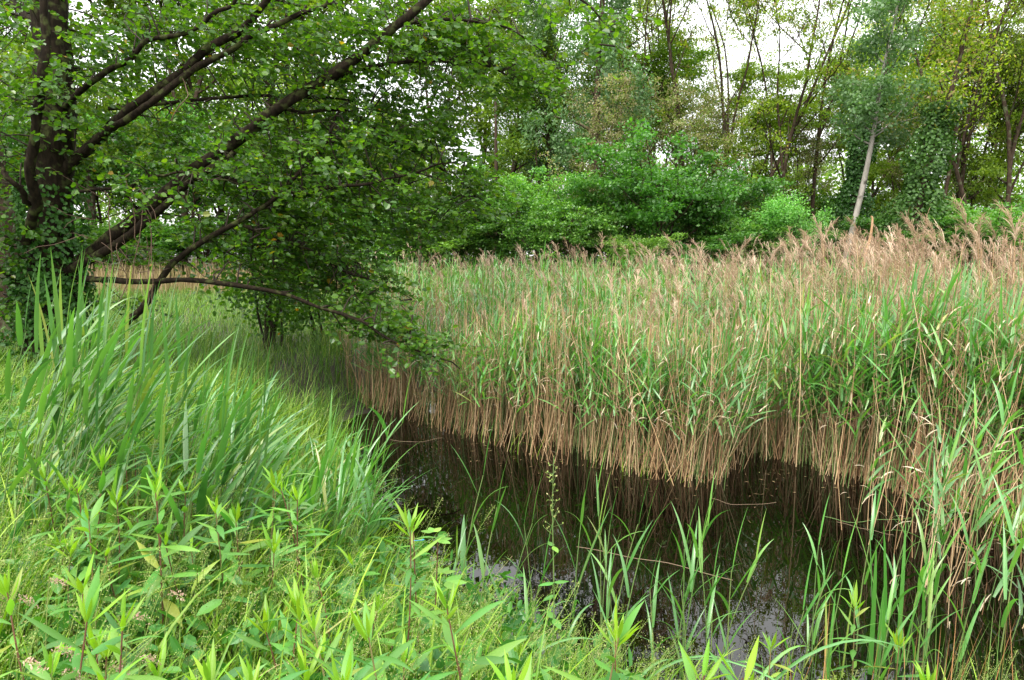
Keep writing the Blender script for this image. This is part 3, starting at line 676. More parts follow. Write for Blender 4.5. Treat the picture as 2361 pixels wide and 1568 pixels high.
q = unit(r.standard_normal((340, 3))) * r.random((340, 1)) ** .4                 # the crown above the picture
for a, b, c in q: SP.append(np.array([-3.3 + a * 4.8, 9.6 + b * 3.0, 8.2 + c * 2.6])); SS.append(1.7)
SP = np.array(SP); SS = np.array(SS); n = len(SP)
axis_p = np.array([TB[0], TB[1], 0]); out = SP - axis_p; out[:, 2] = 0; out = unit(out)
az = np.arctan2(out[:, 1], out[:, 0]) + r.normal(0, .7, n); pit = r.normal(-.18, .25, n)
SD = np.stack([np.cos(az) * np.cos(pit), np.sin(az) * np.cos(pit), np.sin(pit)], 1)
NL = 15; tl = r.uniform(.32, .62, n) * SS
s = (np.arange(NL) + .5) / NL
S3 = np.broadcast_to(s, (n, NL)) + r.uniform(-.03, .03, (n, NL))
LP = SP[:, None] + SD[:, None] * (S3 * tl[:, None])[..., None]; LP[..., 2] -= (S3 ** 2) * (.10 * tl)[:, None]
side = np.where(np.arange(NL) % 2 == 0, 1, -1)[None] * r.uniform(.5, 1.3, (n, NL))
la = az[:, None] + side; le = r.normal(-.25, .35, (n, NL))
LD = np.stack([np.cos(la) * np.cos(le), np.sin(la) * np.cos(le), np.sin(le)], -1)
LN = rand_dirs(n * NL, 1.05, r)
L = (r.uniform(.038, .092, (n, NL)) * SS[:, None]).ravel()
P = LP.reshape(-1, 3) + LD.reshape(-1, 3) * .012; D = LD.reshape(-1, 3)
keep = r.random(len(P)) < .93; P, D, LN, L = P[keep], D[keep], LN[keep], L[keep]
big = np.argsort(np.linalg.norm(P - [0, 0, EYE], axis=1) + 1e3 * (np.abs(P[:, 0] / P[:, 1]) > .7) + 1e3 * (P[:, 2] > 4.6))[:900]
pick = r.permutation(big)[:300]; rest = np.setdiff1d(np.arange(len(P)), pick)
tag(build('crown', leaf_cards(P[rest] - TB, D[rest], LN[rest], L[rest], L[rest] * r.uniform(.72, .92, len(rest)), .3, True), M_ALDER, alder, smooth=False), kind='stuff')
lm = [mesh_of('alder_leaf', leaf_cards(np.zeros((1, 3)), np.array([[0, 1., 0]]), np.array([[0, 0, 1.]]), 1, w_, f_, True, np.array([k * .17])), M_ALDER, False) for k, (w_, f_) in enumerate([(.8, .25), (.88, .35), (.74, .15), (.84, .3)])]
for k, i in enumerate(pick):
    d = unit(D[i]); xx = unit(np.cross(d, LN[i])); nn = np.cross(xx, d); M = np.eye(4)
    M[:3, 0] = xx * L[i]; M[:3, 1] = d * L[i]; M[:3, 2] = nn * L[i]; M[:3, 3] = P[i] - TB
    put('leaf', lm[k % 4], alder, M)
# twigs that carry the leaves, and branchlets from the boughs to them
tw = []
K = 4; ss = np.linspace(0, 1, K)
for i in range(n):
    p = SP[i] + SD[i] * (ss * tl[i])[:, None]; p[:, 2] -= ss ** 2 * .10 * tl[i]; tw.append(tube(p - TB, np.linspace(.0035, .0015, K) * SS[i], 3))
for i in r.permutation(n)[:520]:
    d = np.linalg.norm(BP - SP[i], axis=1); d += r.random(len(BP)) * .5; b = BP[np.argmin(d)]
    if np.linalg.norm(b - SP[i]) > 2.2: continue
    m = (b + SP[i]) / 2 + r.standard_normal(3) * .1 + [0, 0, .08]
    tw.append(tube(smooth_path([b, m, SP[i]], 7) - TB, np.linspace(.012, .004, 7), 4))
build('twigs', join(tw), M_TWIG, alder)
# ivy on the trunk
n = 5200; s = r.random(n) ** 1.3; zi = np.minimum((s * 15).astype(int), 39); a = r.uniform(0, 6.283, n)
rr = .36 + .16 * r.random(n) * (1.2 - s) + .05 * np.sin(a * 3 + s * 14); P = tp[zi] - TB + np.stack([rr * np.cos(a), rr * np.sin(a), r.uniform(-.1, .1, n)], 1)
N = np.stack([np.cos(a), np.sin(a), .5 + 0 * a], 1) + r.standard_normal((n, 3)) * .4
tag(build('ivy', leaf_cards(P, rand_dirs(n, -1.0, r), N, .055, .05, .2, True), M_IVY, alder, smooth=False), kind='stuff')
# dead brown vines hanging inside
vn = []
for vx, y0, y1 in [(318, 430, 640), (300, 400, 560), (330, 470, 700), (345, 520, 730), (270, 560, 700), (240, 440, 620), (420, 180, 280)]:
    vn.append(tube(vpath([(vx, y0, 8.3), (vx + 14, (y0 + y1) / 2, 8.3), (vx - 6 + r.uniform(-20, 30), y1, 8.35)], 12, .02) - TB, .006, 4))
for k in range(26):
    p = at(r.uniform(200, 360), r.uniform(470, 640), 8.4); vn.append(tube(wiggle(p - TB, rand_dirs(1, 0, r)[0], r.uniform(.3, .8), 5, .3, r), np.linspace(.005, .002, 6), 3))
build('dead_vines', join(vn), stem_mat('dead_vine', [(0, (.10, .06, .04)), (1, (.16, .10, .07))]), alder)

# trunk of a second tree at the picture edge and the young alder clump under the crown
p0 = at(15, 760, 11.5); p0[2] = float(ground_z(p0[0], p0[1]))
o = thing('edge_tree', p0, 'brown trunk at the picture edge behind the alder', 'tree')
build('trunk', tube(smooth_path([[0, 0, -.2], [0, 0, 2.0], [-.1, 0, 4], [-.15, .1, 9]], 20), np.linspace(.34, .18, 20), 12, .05, r), M_BARK, o)
C = np.stack([r.uniform(-2.5, 1.5, 60), r.uniform(-1.5, 2, 60), r.uniform(4, 9, 60)], 1); tag(build('crown', clump_leaves(r, C, 40, .4, .2, .11, .09, 1), M_ALDER, o, smooth=False), kind='stuff')
def young_alder(vx, vy, Yd, stems, H, label, nl):
    p0 = at(vx, vy, Yd); p0[2] = float(ground_z(p0[0], p0[1])); o = thing('young_alder', p0, label, 'tree', 'young alders under the crown'); C = []
    for k in range(stems):
        P = wiggle((r.uniform(-.25, .25), r.uniform(-.2, .2), -.1), dir_at(R(r.uniform(3, 20)), r.uniform(0, 6.28)), H, 9, .07, r, .04)
        build('stem', tube(P, np.linspace(.022, .006, 10), 6, .05, r), M_TWIG, o)
        for i in range(2, 10):
            for q in range(5): C.append(P[i] + r.standard_normal(3) * [.45, .45, .15])
    C = np.array(C); per = nl // len(C) + 1
    tag(build('crown', clump_leaves(r, C, per, .16, .07, .075, .06, 1.0, 1, True), M_ALDER, o, smooth=False), kind='stuff')
young_alder(620, 780, 11.5, 8, 3.4, 'clump of thin alder stems rising from the grass under the big crown', 4600)
young_alder(720, 790, 12.5, 4, 2.8, 'smaller thin-stemmed alder clump next to the reed bed', 4000)

# ------------------------------------------------------------------ reeds
def reed_stem(r, h, rad, sides, lean):
    s = np.linspace(0, 1, 6); return tube(np.stack([lean * h * s ** 2, .02 * h * np.sin(s * 4 + r.uniform(0, 6)), h * s], 1), np.linspace(rad, rad * .45, 6), sides)
def stem_pt(h, lean, s): return np.array([lean * h * s ** 2, 0, h * s])
def plume(r, p, n=36, size=1.1, K=5, W=.0048):
    """drooping one-sided feathery head"""
    t = np.sort(r.random(n)); ax = np.stack([.11 * t ** 1.8, 0 * t, .22 * t - .03 * t ** 2.5], 1) * size
    B = p + ax; a = r.normal(0, .7, n)
    return blades(B, a, r.uniform(.15, .75, n), r.uniform(.7, 1.7, n), r.uniform(.08, .17, n) * size * (1.15 - .45 * t), W, K, lambda s: np.interp(s, [0, .3, .8, 1], [.3, .8, 1.0, .3]), rnd=r.random(n) * .3, power=1.2)
def green_reed(r, h, n, Ll, Wl, lean, wind=0.0, K=6, fold=.25, sides=5, lo=.22, erect=.95):
    """stem and list of leaves, two-ranked and streaming down wind (+x)"""
    st = reed_stem(r, h, .0042, sides, lean).rnd(r.random()); lv = []
    a0 = r.uniform(0, 6.28)
    for k in range(n):
        s = lo + (1 - lo) * (k + .5) / n; az = a0 + (k % 2) * math.pi + r.normal(0, .45)
        v = np.array([math.cos(az) + wind, math.sin(az)]); az = math.atan2(v[1], v[0])
        L = Ll * r.uniform(.75, 1.15) * (1 - .35 * max(0, s - .7) / .3)
        lv.append(blades(stem_pt(h, lean, s), az, erect * r.uniform(.7, 1.3) * (1.15 - .5 * s), r.uniform(.25, 1.5) * (1.2 - .6 * s), L, Wl * r.uniform(.8, 1.2), K, PROF_REED, fold, r.normal(0, .5), 1.6, r.random()))
    lv.append(blades(stem_pt(h, lean, 1), r.normal(0, .6), .12, .25, Ll * .8, Wl * .6, K, PROF_REED, fold, 0, 1.4, r.random()))
    return st, lv
rr_ = np.random.default_rng(5)
GV, GVS = [], []                                                  # green reed variants: parts, and a lighter joined version
for k in range(10):
    h = rr_.uniform(1.45, 1.75); st, lv = green_reed(rr_, h, int(rr_.integers(6, 9)), .44, .026, rr_.uniform(.02, .12), .6, lo=.48)
    GV.append((mesh_of('reed_stem', st, M_REEDSTEM), [mesh_of('reed_leaf', g, M_REED) for g in lv]))
for k in range(14):
    h = rr_.uniform(1.4, 1.8); st, lv = green_reed(rr_, h, int(rr_.integers(6, 9)), .46, .028, rr_.uniform(.02, .12), .6, 3, 0.0, 3, .48)
    GVS.append(join([st.mat(1)] + [g.mat(0) for g in lv]))
DV, DVS = [], []                                                  # dry canes
for k in range(14):
    h = rr_.uniform(1.55, 1.95); ln = rr_.normal(.03, .05); has = k % 7 in (0, 3)
    if not has and k % 2: h *= rr_.uniform(.55, .95)
    st = reed_stem(rr_, h, .0052, 4, ln); pl = plume(rr_, stem_pt(h, ln, 1)) if has else None
    dl = [blades(stem_pt(h, ln, s), rr_.uniform(0, 6.28), .5, rr_.uniform(.8, 1.8), rr_.uniform(.1, .22), .012, 4, PROF_REED, 0.0, rr_.normal(0, 1)) for s in rr_.uniform(.4, .95, 1 if k % 3 else 2)]
    DV.append((mesh_of('cane', st, M_CANE), [mesh_of('dry_leaf', g, M_DRYLEAF) for g in dl], mesh_of('plume', pl, M_PLUME, False) if has else None))
    st2 = reed_stem(rr_, h, .0054, 3, ln)
    DVS.append(join([st2.mat(0), join(dl).mat(2)] + ([plume(rr_, stem_pt(h, ln, 1), 20, 1.15, 3, .0068).mat(1)] if has else [])))

def reed_points(n_front, n_mid, n_back, r):
    """positions in the bed: packed along the water's edge, thinner behind"""
    pts = []
    def fill(n, ymax, sdmax, sdmin=-.35):
        got = 0
        while got < n:
            y = r.uniform(3.2, ymax, 20000); x = r.uniform(-.62, .86, 20000) * y
            if ymax > 20: y = np.sqrt(r.uniform(7 ** 2, ymax ** 2, 20000)); x = r.uniform(-.5, .85, 20000) * y
            z = reed_zone(x, y); sd = pond_sd(x, y)
            tuft = .35 + .65 * np.clip(.5 + np.sin(x * 5.1) * .5 + np.sin(x * 11.3 + y * 3) * .35, 0, 1)
            ok = (z > .1) & (sd < sdmax) & (sd > sdmin * tuft * r.random(20000) ** 1.9)
            ok &= ~((sd < 0) & (np.hypot(x - 2.45, y - 6.6) < .55))
            # the left end of the bed, under the alder branch, is thin
            ok &= r.random(20000) < np.interp(x / y, [-.4, -.28, -.1, .1], [.12, .4, .8, 1])
            ok &= r.random(20000) < np.clip(.55 + .6 * np.sin(x * 3.3 + 2 * np.sin(y * .9)) * np.sin(y * 2.3 + x * .7), .12, 1)
            p = np.stack([x[ok], y[ok]], 1)[:n - got]; pts.append(p); got += len(p)
    fill(n_front, 12.5, .8, -.95); fill(n_mid, 13, 3.5, 0); fill(n_back, 30, 99, 0)
    return np.concatenate(pts)
def hscale(x, y): return np.interp(x / y, [-.3, -.05, .2, .5, .75], [.90, .94, .96, .92, .92]) * np.interp(y, [6, 12, 30], [1, 1.0, 1.0])
def reed_mats(P2, r, tall, front_lean, low, turn=0.0):
    x, y = P2[:, 0], P2[:, 1]; n = len(x); sd = pond_sd(x, y); z = np.minimum(ground_z(x, y), .05) - .06
    z = np.where(sd > 1.0, ground_z(x, y) - .03, z)
    fr = np.clip(1 - np.abs(sd) / .8, 0, 1)
    fr = np.where(sd < .1, 1.0, fr); lean = np.abs(r.normal(0, .05, n)) + front_lean * fr * r.random(n)
    wild = r.random(n) < .05; lean = np.where(wild, lean + r.uniform(.1, .45, n), lean)
    laz = np.where(r.random(n) < .65, r.normal(.25, .7, n), r.uniform(0, 6.283, n))
    edge = np.interp(sd, [-.3, .3, 1.4, 3.5], [low, low + .06, .88, 1.0]); q = sstep(.34, .5, x / y)
    s = hscale(x, y) * (edge + (1 - edge) * q) * r.uniform(.80, 1.12, n) * tall * (1 + .10 * np.sin(x * 2.1 + 1.3 * np.sin(y * 1.1)) * np.sin(y * 1.7 + x))
    az = turn + r.normal(0, .9, n)
    return mats(np.stack([x, y, z], 1), az, lean, laz, s)
def keep_order(P2):
    """apparent size: near the camera and at the open edge of the bed"""
    return np.argsort(np.hypot(P2[:, 0], P2[:, 1]) + 3.0 * np.maximum(pond_sd(P2[:, 0], P2[:, 1]) - .3, 0))
r = np.random.default_rng(42)
GP = reed_points(950, 1200, 2500, r); GM = reed_mats(GP, r, 1.0, .14, .80); gw = r.integers(0, 14, len(GP)); gr = r.random(len(GP))
DP = reed_points(2600, 2200, 2300, r); DM = reed_mats(DP, r, 1.03, .36, .90, math.pi); stub = (r.random(len(DP)) < .13) & (pond_sd(DP[:, 0], DP[:, 1]) < .5); DM[stub, :3, :3] *= r.uniform(.15, .5, stub.sum())[:, None, None] * np.array([1.6, 1.6, 1])[None, None, :]; dw = r.integers(0, 14, len(DP)); bare = np.array([k for k in range(14) if k % 7 not in (0, 3)])
few = r.random(len(DP)) > np.interp(DP[:, 0] / DP[:, 1], [-.1, .15, .4, .6], [.8, .8, .9, 1.0]) * np.interp(pond_sd(DP[:, 0], DP[:, 1]), [.4, 2.0], [.12, 1]); dw = np.where(few, bare[r.integers(0, len(bare), len(DP))], dw); dr = r.random(len(DP))
for nm in 'GD':
    k = 26 if nm == 'G' else 60; xs = r.uniform(2.45, 4.2, k * 3); ys = r.uniform(3.6, 5.6, k * 3); okk = (xs / ys < .80) & (xs / ys > .52); E = np.stack([xs[okk], ys[okk]], 1)[:k]
    EM = reed_mats(E, r, .92 if nm == 'G' else .95, .14 if nm == 'G' else .26, .72)
    if nm == 'G': GP = np.vstack([GP, E]); GM = np.concatenate([GM, EM]); gw = np.append(gw, r.integers(0, 14, len(E))); gr = np.append(gr, r.random(len(E)))
    else: DP = np.vstack([DP, E]); DM = np.concatenate([DM, EM]); dw = np.append(dw, bare[r.integers(0, len(bare), len(E))]); dr = np.append(dr, r.random(len(E)))
pl = np.array([0, 3, 7, 10]); tan = (r.random(len(DP)) < .8 * sstep(.10, .40, DP[:, 0] / DP[:, 1]) * sstep(.6, 1.6, pond_sd(DP[:, 0], DP[:, 1])))
dw = np.where(tan, pl[r.integers(0, 4, len(DP))], dw); DM[tan, :3, 2] *= (1 + .11 * sstep(.2, .5, DP[tan, 0] / DP[tan, 1]))[:, None]
go = keep_order(GP); do = keep_order(DP)
tag(build('green_reed_bed', scatter(GVS, gw[go[240:]], GM[go[240:]], gr[go[240:]]), [M_REED, M_REEDSTEM]), 'dense mass of green reeds beyond the pond', 'reeds', kind='stuff')
tag(build('dry_reed_bed', scatter(DVS, dw[do[260:]], DM[do[260:]], dr[do[260:]]), [M_CANE, M_PLUME, M_DRYLEAF]), 'dense mass of old brown reed canes and plumes beyond the pond', 'reeds', kind='stuff')
for k in go[:240]:
    o = thing('green_reed', None, 'green leafy reed standing at the far water edge', 'reed', 'green reeds along the far water edge', GM[k])
    st, lv = GV[gw[k] % 10]; put('stem', st, o)
    for m in lv: put('leaf', m, o)
for k in do[:260]:
    v = DV[dw[k]]; o = thing('dry_reed', None, 'brown leafless reed cane standing in the water edge' if v[2] is None else 'brown reed cane with a feathery plume at the water edge', 'reed', 'old reed canes along the far water edge', DM[k])
    put('cane', v[0], o)
    for m in v[1]: put('dry_leaf', m, o)
    if v[2] is not None: put('plume', v[2], o)
# tall plumes that stand above the bed
for vx, vy, Yd, lab in [(2235, 520, 6.6, 'tallest plumed cane, leaning, near the picture edge above the bed'), (2160, 545, 7.2, 'tall plumed cane beside the leaning tallest plume'), (2345, 530, 6.4, 'tall plumed cane at the picture edge'),
                        (2120, 550, 7.5, 'tall nodding plumed cane in front of the ivy-clad trunk'), (1840, 580, 9, 'plumed cane standing before the bright young bush'), (1700, 585, 10, 'dark plumed cane above the bed before the low grey-green shrub'), (1235, 615, 12, 'pale plumed cane above the middle of the bed')]:
    t = at(vx, vy, Yd); b = t.copy(); b[2] = .05; b[0] -= .22 if vx == 2235 else .05
    M = mats(b[None], np.array([math.pi if vx > 2000 else 0.0]), np.array([math.atan2(t[0] - b[0], t[2] - b[2])]), np.array([0.0]))[0]
    h = np.linalg.norm(t - b) - .12; o = thing('plumed_reed', None, lab, 'reed', 'tall plumes above the bed', M)
    build('cane', reed_stem(r, h, .0055, 5, 0), M_CANE, o); build('plume', plume(r, np.array([0, 0, h]), 70, 1.6), M_PLUME, o, smooth=False)

for k in range(48):
    vx = r.uniform(980, 2380); vy = np.interp(vx, [980, 1560, 2000, 2380], [628, 598, 562, 530]) + r.normal(0, 16); Yd = r.uniform(6.4, 10) if vx > 1500 else r.uniform(9, 13)
    t = at(vx, vy, Yd); b = t.copy(); b[2] = .05; b[0] += r.normal(0, .12); h = np.linalg.norm(t - b) - .1
    M = mats(b[None], np.array([math.pi + r.normal(0, .5) if k % 4 else 0.0]), np.array([math.atan2(t[0] - b[0], t[2] - b[2])]), np.array([0.0]))[0]
    o = thing('plumed_reed', None, 'tan-plumed cane rising just above the top of the bed', 'reed', 'plumed canes along the top of the bed', M)
    build('cane', reed_stem(r, h, .0055, 5, 0), M_CANE, o); build('plume', plume(r, np.array([0, 0, h]), 56, r.uniform(.85, 1.35)), M_PLUME, o, smooth=False)
# far dry reeds and straw at the meadow edge (left, behind the alder)
n = 9000; y = r.uniform(27, 42, n); x = r.uniform(-1.05, -.1, n) * y; P = np.stack([x, y, ground_z(x, y)], 1)
tag(build('far_straw', blades(P, r.uniform(0, 6.28, n), r.uniform(0, .2, n), r.uniform(0, .5, n), r.uniform(.5, 1.5, n), .035, 3, PROF_SWORD), M_STRAW, smooth=False), 'pale straw-coloured reeds and grass at the meadow edge', 'reeds', kind='stuff')

# ------------------------------------------------------------------ meadow under and beyond the alder
n = 46000; y = 7.5 + r.random(n) ** 1.4 * 24; x = r.uniform(-1.0, -.05, n) * y
ok = (pond_sd(x, y) > .1) & (reed_zone(x, y) < .5); x, y = x[ok], y[ok]; n = len(x)
tuss = .75 + .35 * np.sin(x * 2.3 + 1) * np.sin(y * 1.9) + .3 * np.sin(x * 5.1 - y * 3.3) * np.sin(y * 4.7 + x); P = np.stack([x, y, ground_z(x, y) - .02], 1)
tag(build('meadow_grass', blades(P, r.normal(.3, 1.4, n), r.uniform(.05, .5, n), r.uniform(.2, 1.6, n), r.uniform(.25, .75, n) * np.clip(tuss, .45, 1.4), np.interp(y, [8, 30], [.009, .02]), 3), M_MEADOW, smooth=False), 'fine shaded grass on the slope under the alder', 'grass', kind='stuff')

# ------------------------------------------------------------------ near bank: grass and flowering grasses
def bank_points(n, r, ymin=.9, ymax=8.0):
    out = []
    while sum(map(len, out)) < n:
        y = np.sqrt(r.uniform(ymin ** 2, ymax ** 2, 60000)); x = r.uniform(-1.05, 1.0, 60000) * (y + .3)
        ok = (pond_sd(x, y) > -.05 - .15 * r.random(60000) ** 3) & (reed_zone(x, y) < .3); out.append(np.stack([x[ok], y[ok]], 1))
    return np.concatenate(out)[:n]
def grass_h(x, y): return np.interp(x - .25 * (y - 2), [0, 1.0], [1, .7]) * np.interp(pond_sd(x, y), [-.1, .3, 1.2], [.7, .8, 1.0]) * np.interp(x, [-2, 0.5, 2.5], [1.05, .9, .75])
p = bank_points(30000, r); n = len(p); P = np.stack([p[:, 0], p[:, 1], np.maximum(ground_z(p[:, 0], p[:, 1]), 0) - .02], 1)
tag(build('bank_grass', blades(P, r.normal(.4, 1.3, n), r.uniform(.02, .45, n), r.uniform(.1, 1.7, n), r.uniform(.2, .58, n) * grass_h(p[:, 0], p[:, 1]), r.uniform(.004, .010, n), 3), M_GRASS, smooth=False), 'lush green grass covering the near bank', 'grass', kind='stuff')

p = bank_points(3400, r, 1.2, 7.0); p = p[r.random(len(p)) < np.interp(p[:, 0], [-1, 0, 1.5], [1, .5, .4])]; n = len(p); P = np.stack([p[:, 0], p[:, 1], np.maximum(ground_z(p[:, 0], p[:, 1]), 0) - .02], 1)
tag(build('coarse_grass', blades(P, r.normal(.3, .9, n), r.uniform(.05, .4, n), r.uniform(.5, 2.0, n), r.uniform(.45, .85, n) * grass_h(p[:, 0], p[:, 1]), r.uniform(.007, .014, n), 7, PROF_REED, .3, r.normal(0, .5, n)), M_GRASS), 'long arching coarse grass leaves scattered over the near bank', 'grass', kind='stuff')

def panicle(r, h, size, n_whorl, lean):
    """thin culm with whorls of hair-fine branches carrying tiny spikelets"""
    s = np.linspace(0, 1, 6); path = np.stack([lean * h * s ** 2, 0 * s, h * s], 1)
    g = [tube(path, np.linspace(.0015, .0008, 6), 3).mat(0)]; B, A, T, L, SPp = [], [], [], [], []
    for k in range(n_whorl):
        u = k / n_whorl; p0 = np.array([lean * h * (1 - size / h * (1 - u)) ** 2, 0, h - size * (1 - u)])
        for q in range(int(r.integers(3, 6))):
            a = r.uniform(0, 6.28); t = r.uniform(.5, 1.2) * (1 - .4 * u); l = size * .42 * (1 - .75 * u) * r.uniform(.6, 1.1)
            B.append(p0); A.append(a); T.append(t); L.append(l)
            d = np.array([math.sin(t) * math.cos(a), math.sin(t) * math.sin(a), math.cos(t)])
            for m in range(int(r.integers(2, 5))): SPp.append(p0 + d * l * r.uniform(.4, 1.05) + r.standard_normal(3) * .006)
    g.append(blades(np.array(B), A, T, .2, L, .0011, 1, PROF_SWORD).mat(1))
    SPp = np.array(SPp); g.append(leaf_cards(SPp, rand_dirs(len(SPp), .4, r), rand_dirs(len(SPp), 0, r), .0075, .0028, 0, False).mat(0))
    return join(g)
PV = [panicle(r, rr, sz, nw, ln) for rr, sz, nw, ln in [(.55, .16, 7, .12), (.62, .2, 8, .2), (.5, .14, 6, .3), (.68, .22, 8, .16), (.45, .13, 6, .4), (.58, .18, 7, .05)]]
p = bank_points(4400, r, .9, 6.5); p = p[r.random(len(p)) < np.interp(p[:, 0], [-1.5, .2, 1.5], [1, .9, .5]) * np.interp(p[:, 1], [2.4, 3.6], [1, .3]) * (.35 + .65 * (np.sin(p[:, 0] * 3.1 + 1) * np.sin(p[:, 1] * 2.7) > -.25))]; n = len(p); P = np.stack([p[:, 0], p[:, 1], np.maximum(ground_z(p[:, 0], p[:, 1]), 0) - .02], 1)
Mp = mats(P, r.normal(.2, .6, n), np.abs(r.normal(.25, .22, n)), r.normal(.1, .7, n), r.uniform(.65, 1.1, n) * np.interp(p[:, 0], [-2, 0, .8, 2.5], [1.05, .95, .72, .72]))
tag(build('flowering_grass', scatter(PV, r.integers(0, 6, n), Mp, r.random(n)), [M_SPIKE, M_GRASS], smooth=False), 'haze of fine pale grass flower heads over the near bank', 'grass', kind='stuff')

# small broad-leaved herbs low in the bank grass
p = bank_points(1500, r, 1.0, 6.5); p = p[p[:, 0] < .5]; n = len(p); zz = np.maximum(ground_z(p[:, 0], p[:, 1]), 0)
C = np.stack([p[:, 0], p[:, 1], zz + r.uniform(.06, .38, n)], 1)
tag(build('ground_herbs', clump_leaves(r, C, 8, .06, .04, .085, .035, 1.0, 1, True), M_HERB, smooth=False), 'low broad-leaved herbs among the bank grass', 'herbs', kind='stuff')

# ------------------------------------------------------------------ goldenrod
def lance(L, W, tilt, bend, fold=.35, twist=0.0, rnd=.5):
    """leaf along +Y from the origin, upper side +Z"""
    g = blades(np.zeros((1, 3)), math.pi / 2, tilt, bend, L, W, 7, PROF_LANCE, fold, twist, 1.3, rnd); return g
LM = [mesh_of('goldenrod_leaf', lance(1, .175, R(90), b, .35, t, k * .23), M_GOLD) for k, (b, t) in enumerate([(.25, 0), (.7, .3), (1.1, -.3), (.45, .6)])]
LT = [mesh_of('goldenrod_young_leaf', lance(1, .135, R(90), b, .55, t, k * .3), M_GOLDTOP) for k, (b, t) in enumerate([(.25, 0), (-.12, .4), (.5, -.3)])]
def leaf_frame(p, az, el, s):
    y = np.array([math.cos(az) * math.cos(el), math.sin(az) * math.cos(el), math.sin(el)]); z = np.array([-math.cos(az) * math.sin(el), -math.sin(az) * math.sin(el), math.cos(el)])
    M = np.eye(4); M[:3, 0] = np.cross(y, z) * s; M[:3, 1] = y * s; M[:3, 2] = z * s; M[:3, 3] = p; return M
def goldenrod(vx, vy, h, label, r, Yd=None, group=None, dens=1.0):
    """top of the shoot is at photo point (vx, vy)"""
    if Yd is None:
        for Yd in np.arange(1.1, 7, .02):
            t = at(vx, vy, Yd); g = float(ground_z(t[0], t[1]))
            if t[2] - max(g, 0) <= h: break
    t = at(vx, vy, Yd); g = max(float(ground_z(t[0], t[1])), 0); H = t[2] - g - .05
    o = thing('goldenrod_plant', (t[0] - .02, t[1], g - .02), label, 'plant', group or 'goldenrod shoots on the near bank')
    o.rotation_euler = (r.normal(0, .10), r.normal(.03, .10), r.uniform(0, 6.28)); lf = r.uniform(.7, 1.15)
    cx, cy_ = r.normal(0, .02), r.normal(0, .02); S = lambda s: np.array([cx * math.sin(3 * s), cy_ * math.sin(2 * s), H * s])
    build('stem', tube(np.array([S(s) for s in np.linspace(0, 1, 9)]), np.linspace(.0045, .002, 9), 6), M_GOLDSTEM, o)
    n = int(H * 28 * dens); a = r.uniform(0, 6.28)
    for k in range(n):
        s = .28 + .70 * (k / n); a += 2.4 + r.normal(0, .2); u = (s - .28) / .7
        put('leaf', LM[int(r.integers(0, 4))], o, leaf_frame(S(s), a, R(np.interp(u, [0, .6, .85, 1], [-14, 12, 34, 50]) + r.normal(0, 14)), lf * r.uniform(.14, .21) * np.interp(u, [0, .3, .8, 1], [.8, 1.05, .95, .75])))
    for k in range(int(r.integers(3, 9))):
        a += 2.4; put('young_leaf', LT[int(r.integers(0, 3))], o, leaf_frame(S(1 - .006 * (7 - k)), a, R(52 + 5 * k + r.normal(0, 6)), r.uniform(.08, .14) * (1.1 - .06 * k)))
    return o
gr_ = np.random.default_rng(12)
for vx, vy, h, lab in [
 (905, 1190, .85, 'tallest goldenrod shoot on the bank with a long red stem before the dark water'), (978, 1165, .85, 'goldenrod shoot with upright tip, just behind the bramble leaves'),
 (175, 930, .85, 'goldenrod shoot standing in front of the tall broad reed leaves'), (630, 962, .85, 'goldenrod shoot with bare stem at the corner of the dark water'), (522, 1012, .8, 'goldenrod shoot beside the arching reed blades near the water corner'),
 (358, 1088, .85, 'wide-leaved goldenrod shoot with a pale stem in the middle of the bank'), (412, 1052, .8, 'goldenrod shoot touching the wide-leaved one from behind'), (688, 1112, .8, 'goldenrod shoot above the grass heads by the water'), 
 (132, 1290, .82, 'goldenrod shoot with a long leaf raised, over the pink grass heads'), (98, 1100, .75, 'short goldenrod shoot near the picture edge below the broad reeds'), (205, 1165, .72, 'bushy small goldenrod shoot below the broad reeds'),
 (948, 1402, .8, 'goldenrod shoot in front of the tallest red-stemmed one'), (1152, 1350, .78, 'slim goldenrod shoot with reddish pointed tip by the water'), (1207, 1412, .82, 'large goldenrod shoot at the bottom middle with a red stem'),
 (1358, 1432, .8, 'goldenrod shoot with drooping lower leaves before the sky reflection'), (1522, 1492, .75, 'goldenrod shoot cut by the bottom edge before the bright reflection'), (1692, 1505, .72, 'low goldenrod shoot at the bottom near the arching sedge leaf'),
 (32, 1395, .85, 'large goldenrod shoot in the bottom corner beside the pink grass'), (180, 1410, .8, 'goldenrod shoot close behind the large corner shoot'), (790, 1490, .75, 'goldenrod shoot cut by the bottom edge left of the middle'),
 (745, 1435, .72, 'low goldenrod shoot beside the one cut by the bottom edge'), (518, 1105, .78, 'goldenrod shoot with narrow leaves among the grass heads'), (300, 1470, .75, 'goldenrod shoot at the bottom among pink grass heads'),
 (655, 1010, .75, 'short goldenrod shoot next to the bare-stemmed one'), (560, 1130, .7, 'small yellow-green goldenrod shoot on the bank slope'), (1990, 1370, .6, 'small goldenrod shoot beside the upright sword leaves'), (560, 1530, .72, 'goldenrod tip just inside the bottom edge')]:
    goldenrod(vx, vy, h, lab, gr_)
for k in range(34):
    vx, vy = gr_.uniform(10, 900), gr_.uniform(1040, 1520)
    goldenrod(vx, vy, gr_.uniform(.5, .66), 'small goldenrod shoot half sunk in the bank grass', gr_, None, 'small goldenrod shoots in the grass', .8)
for k in range(20):
    vx, vy = gr_.uniform(0, 800), gr_.uniform(930, 1130)
    goldenrod(vx, max(vy, 900 + .12 * vx), gr_.uniform(.7, .85), 'goldenrod shoot among the reed blades high on the bank slope', gr_, None, 'goldenrod shoots among the reeds', .9)
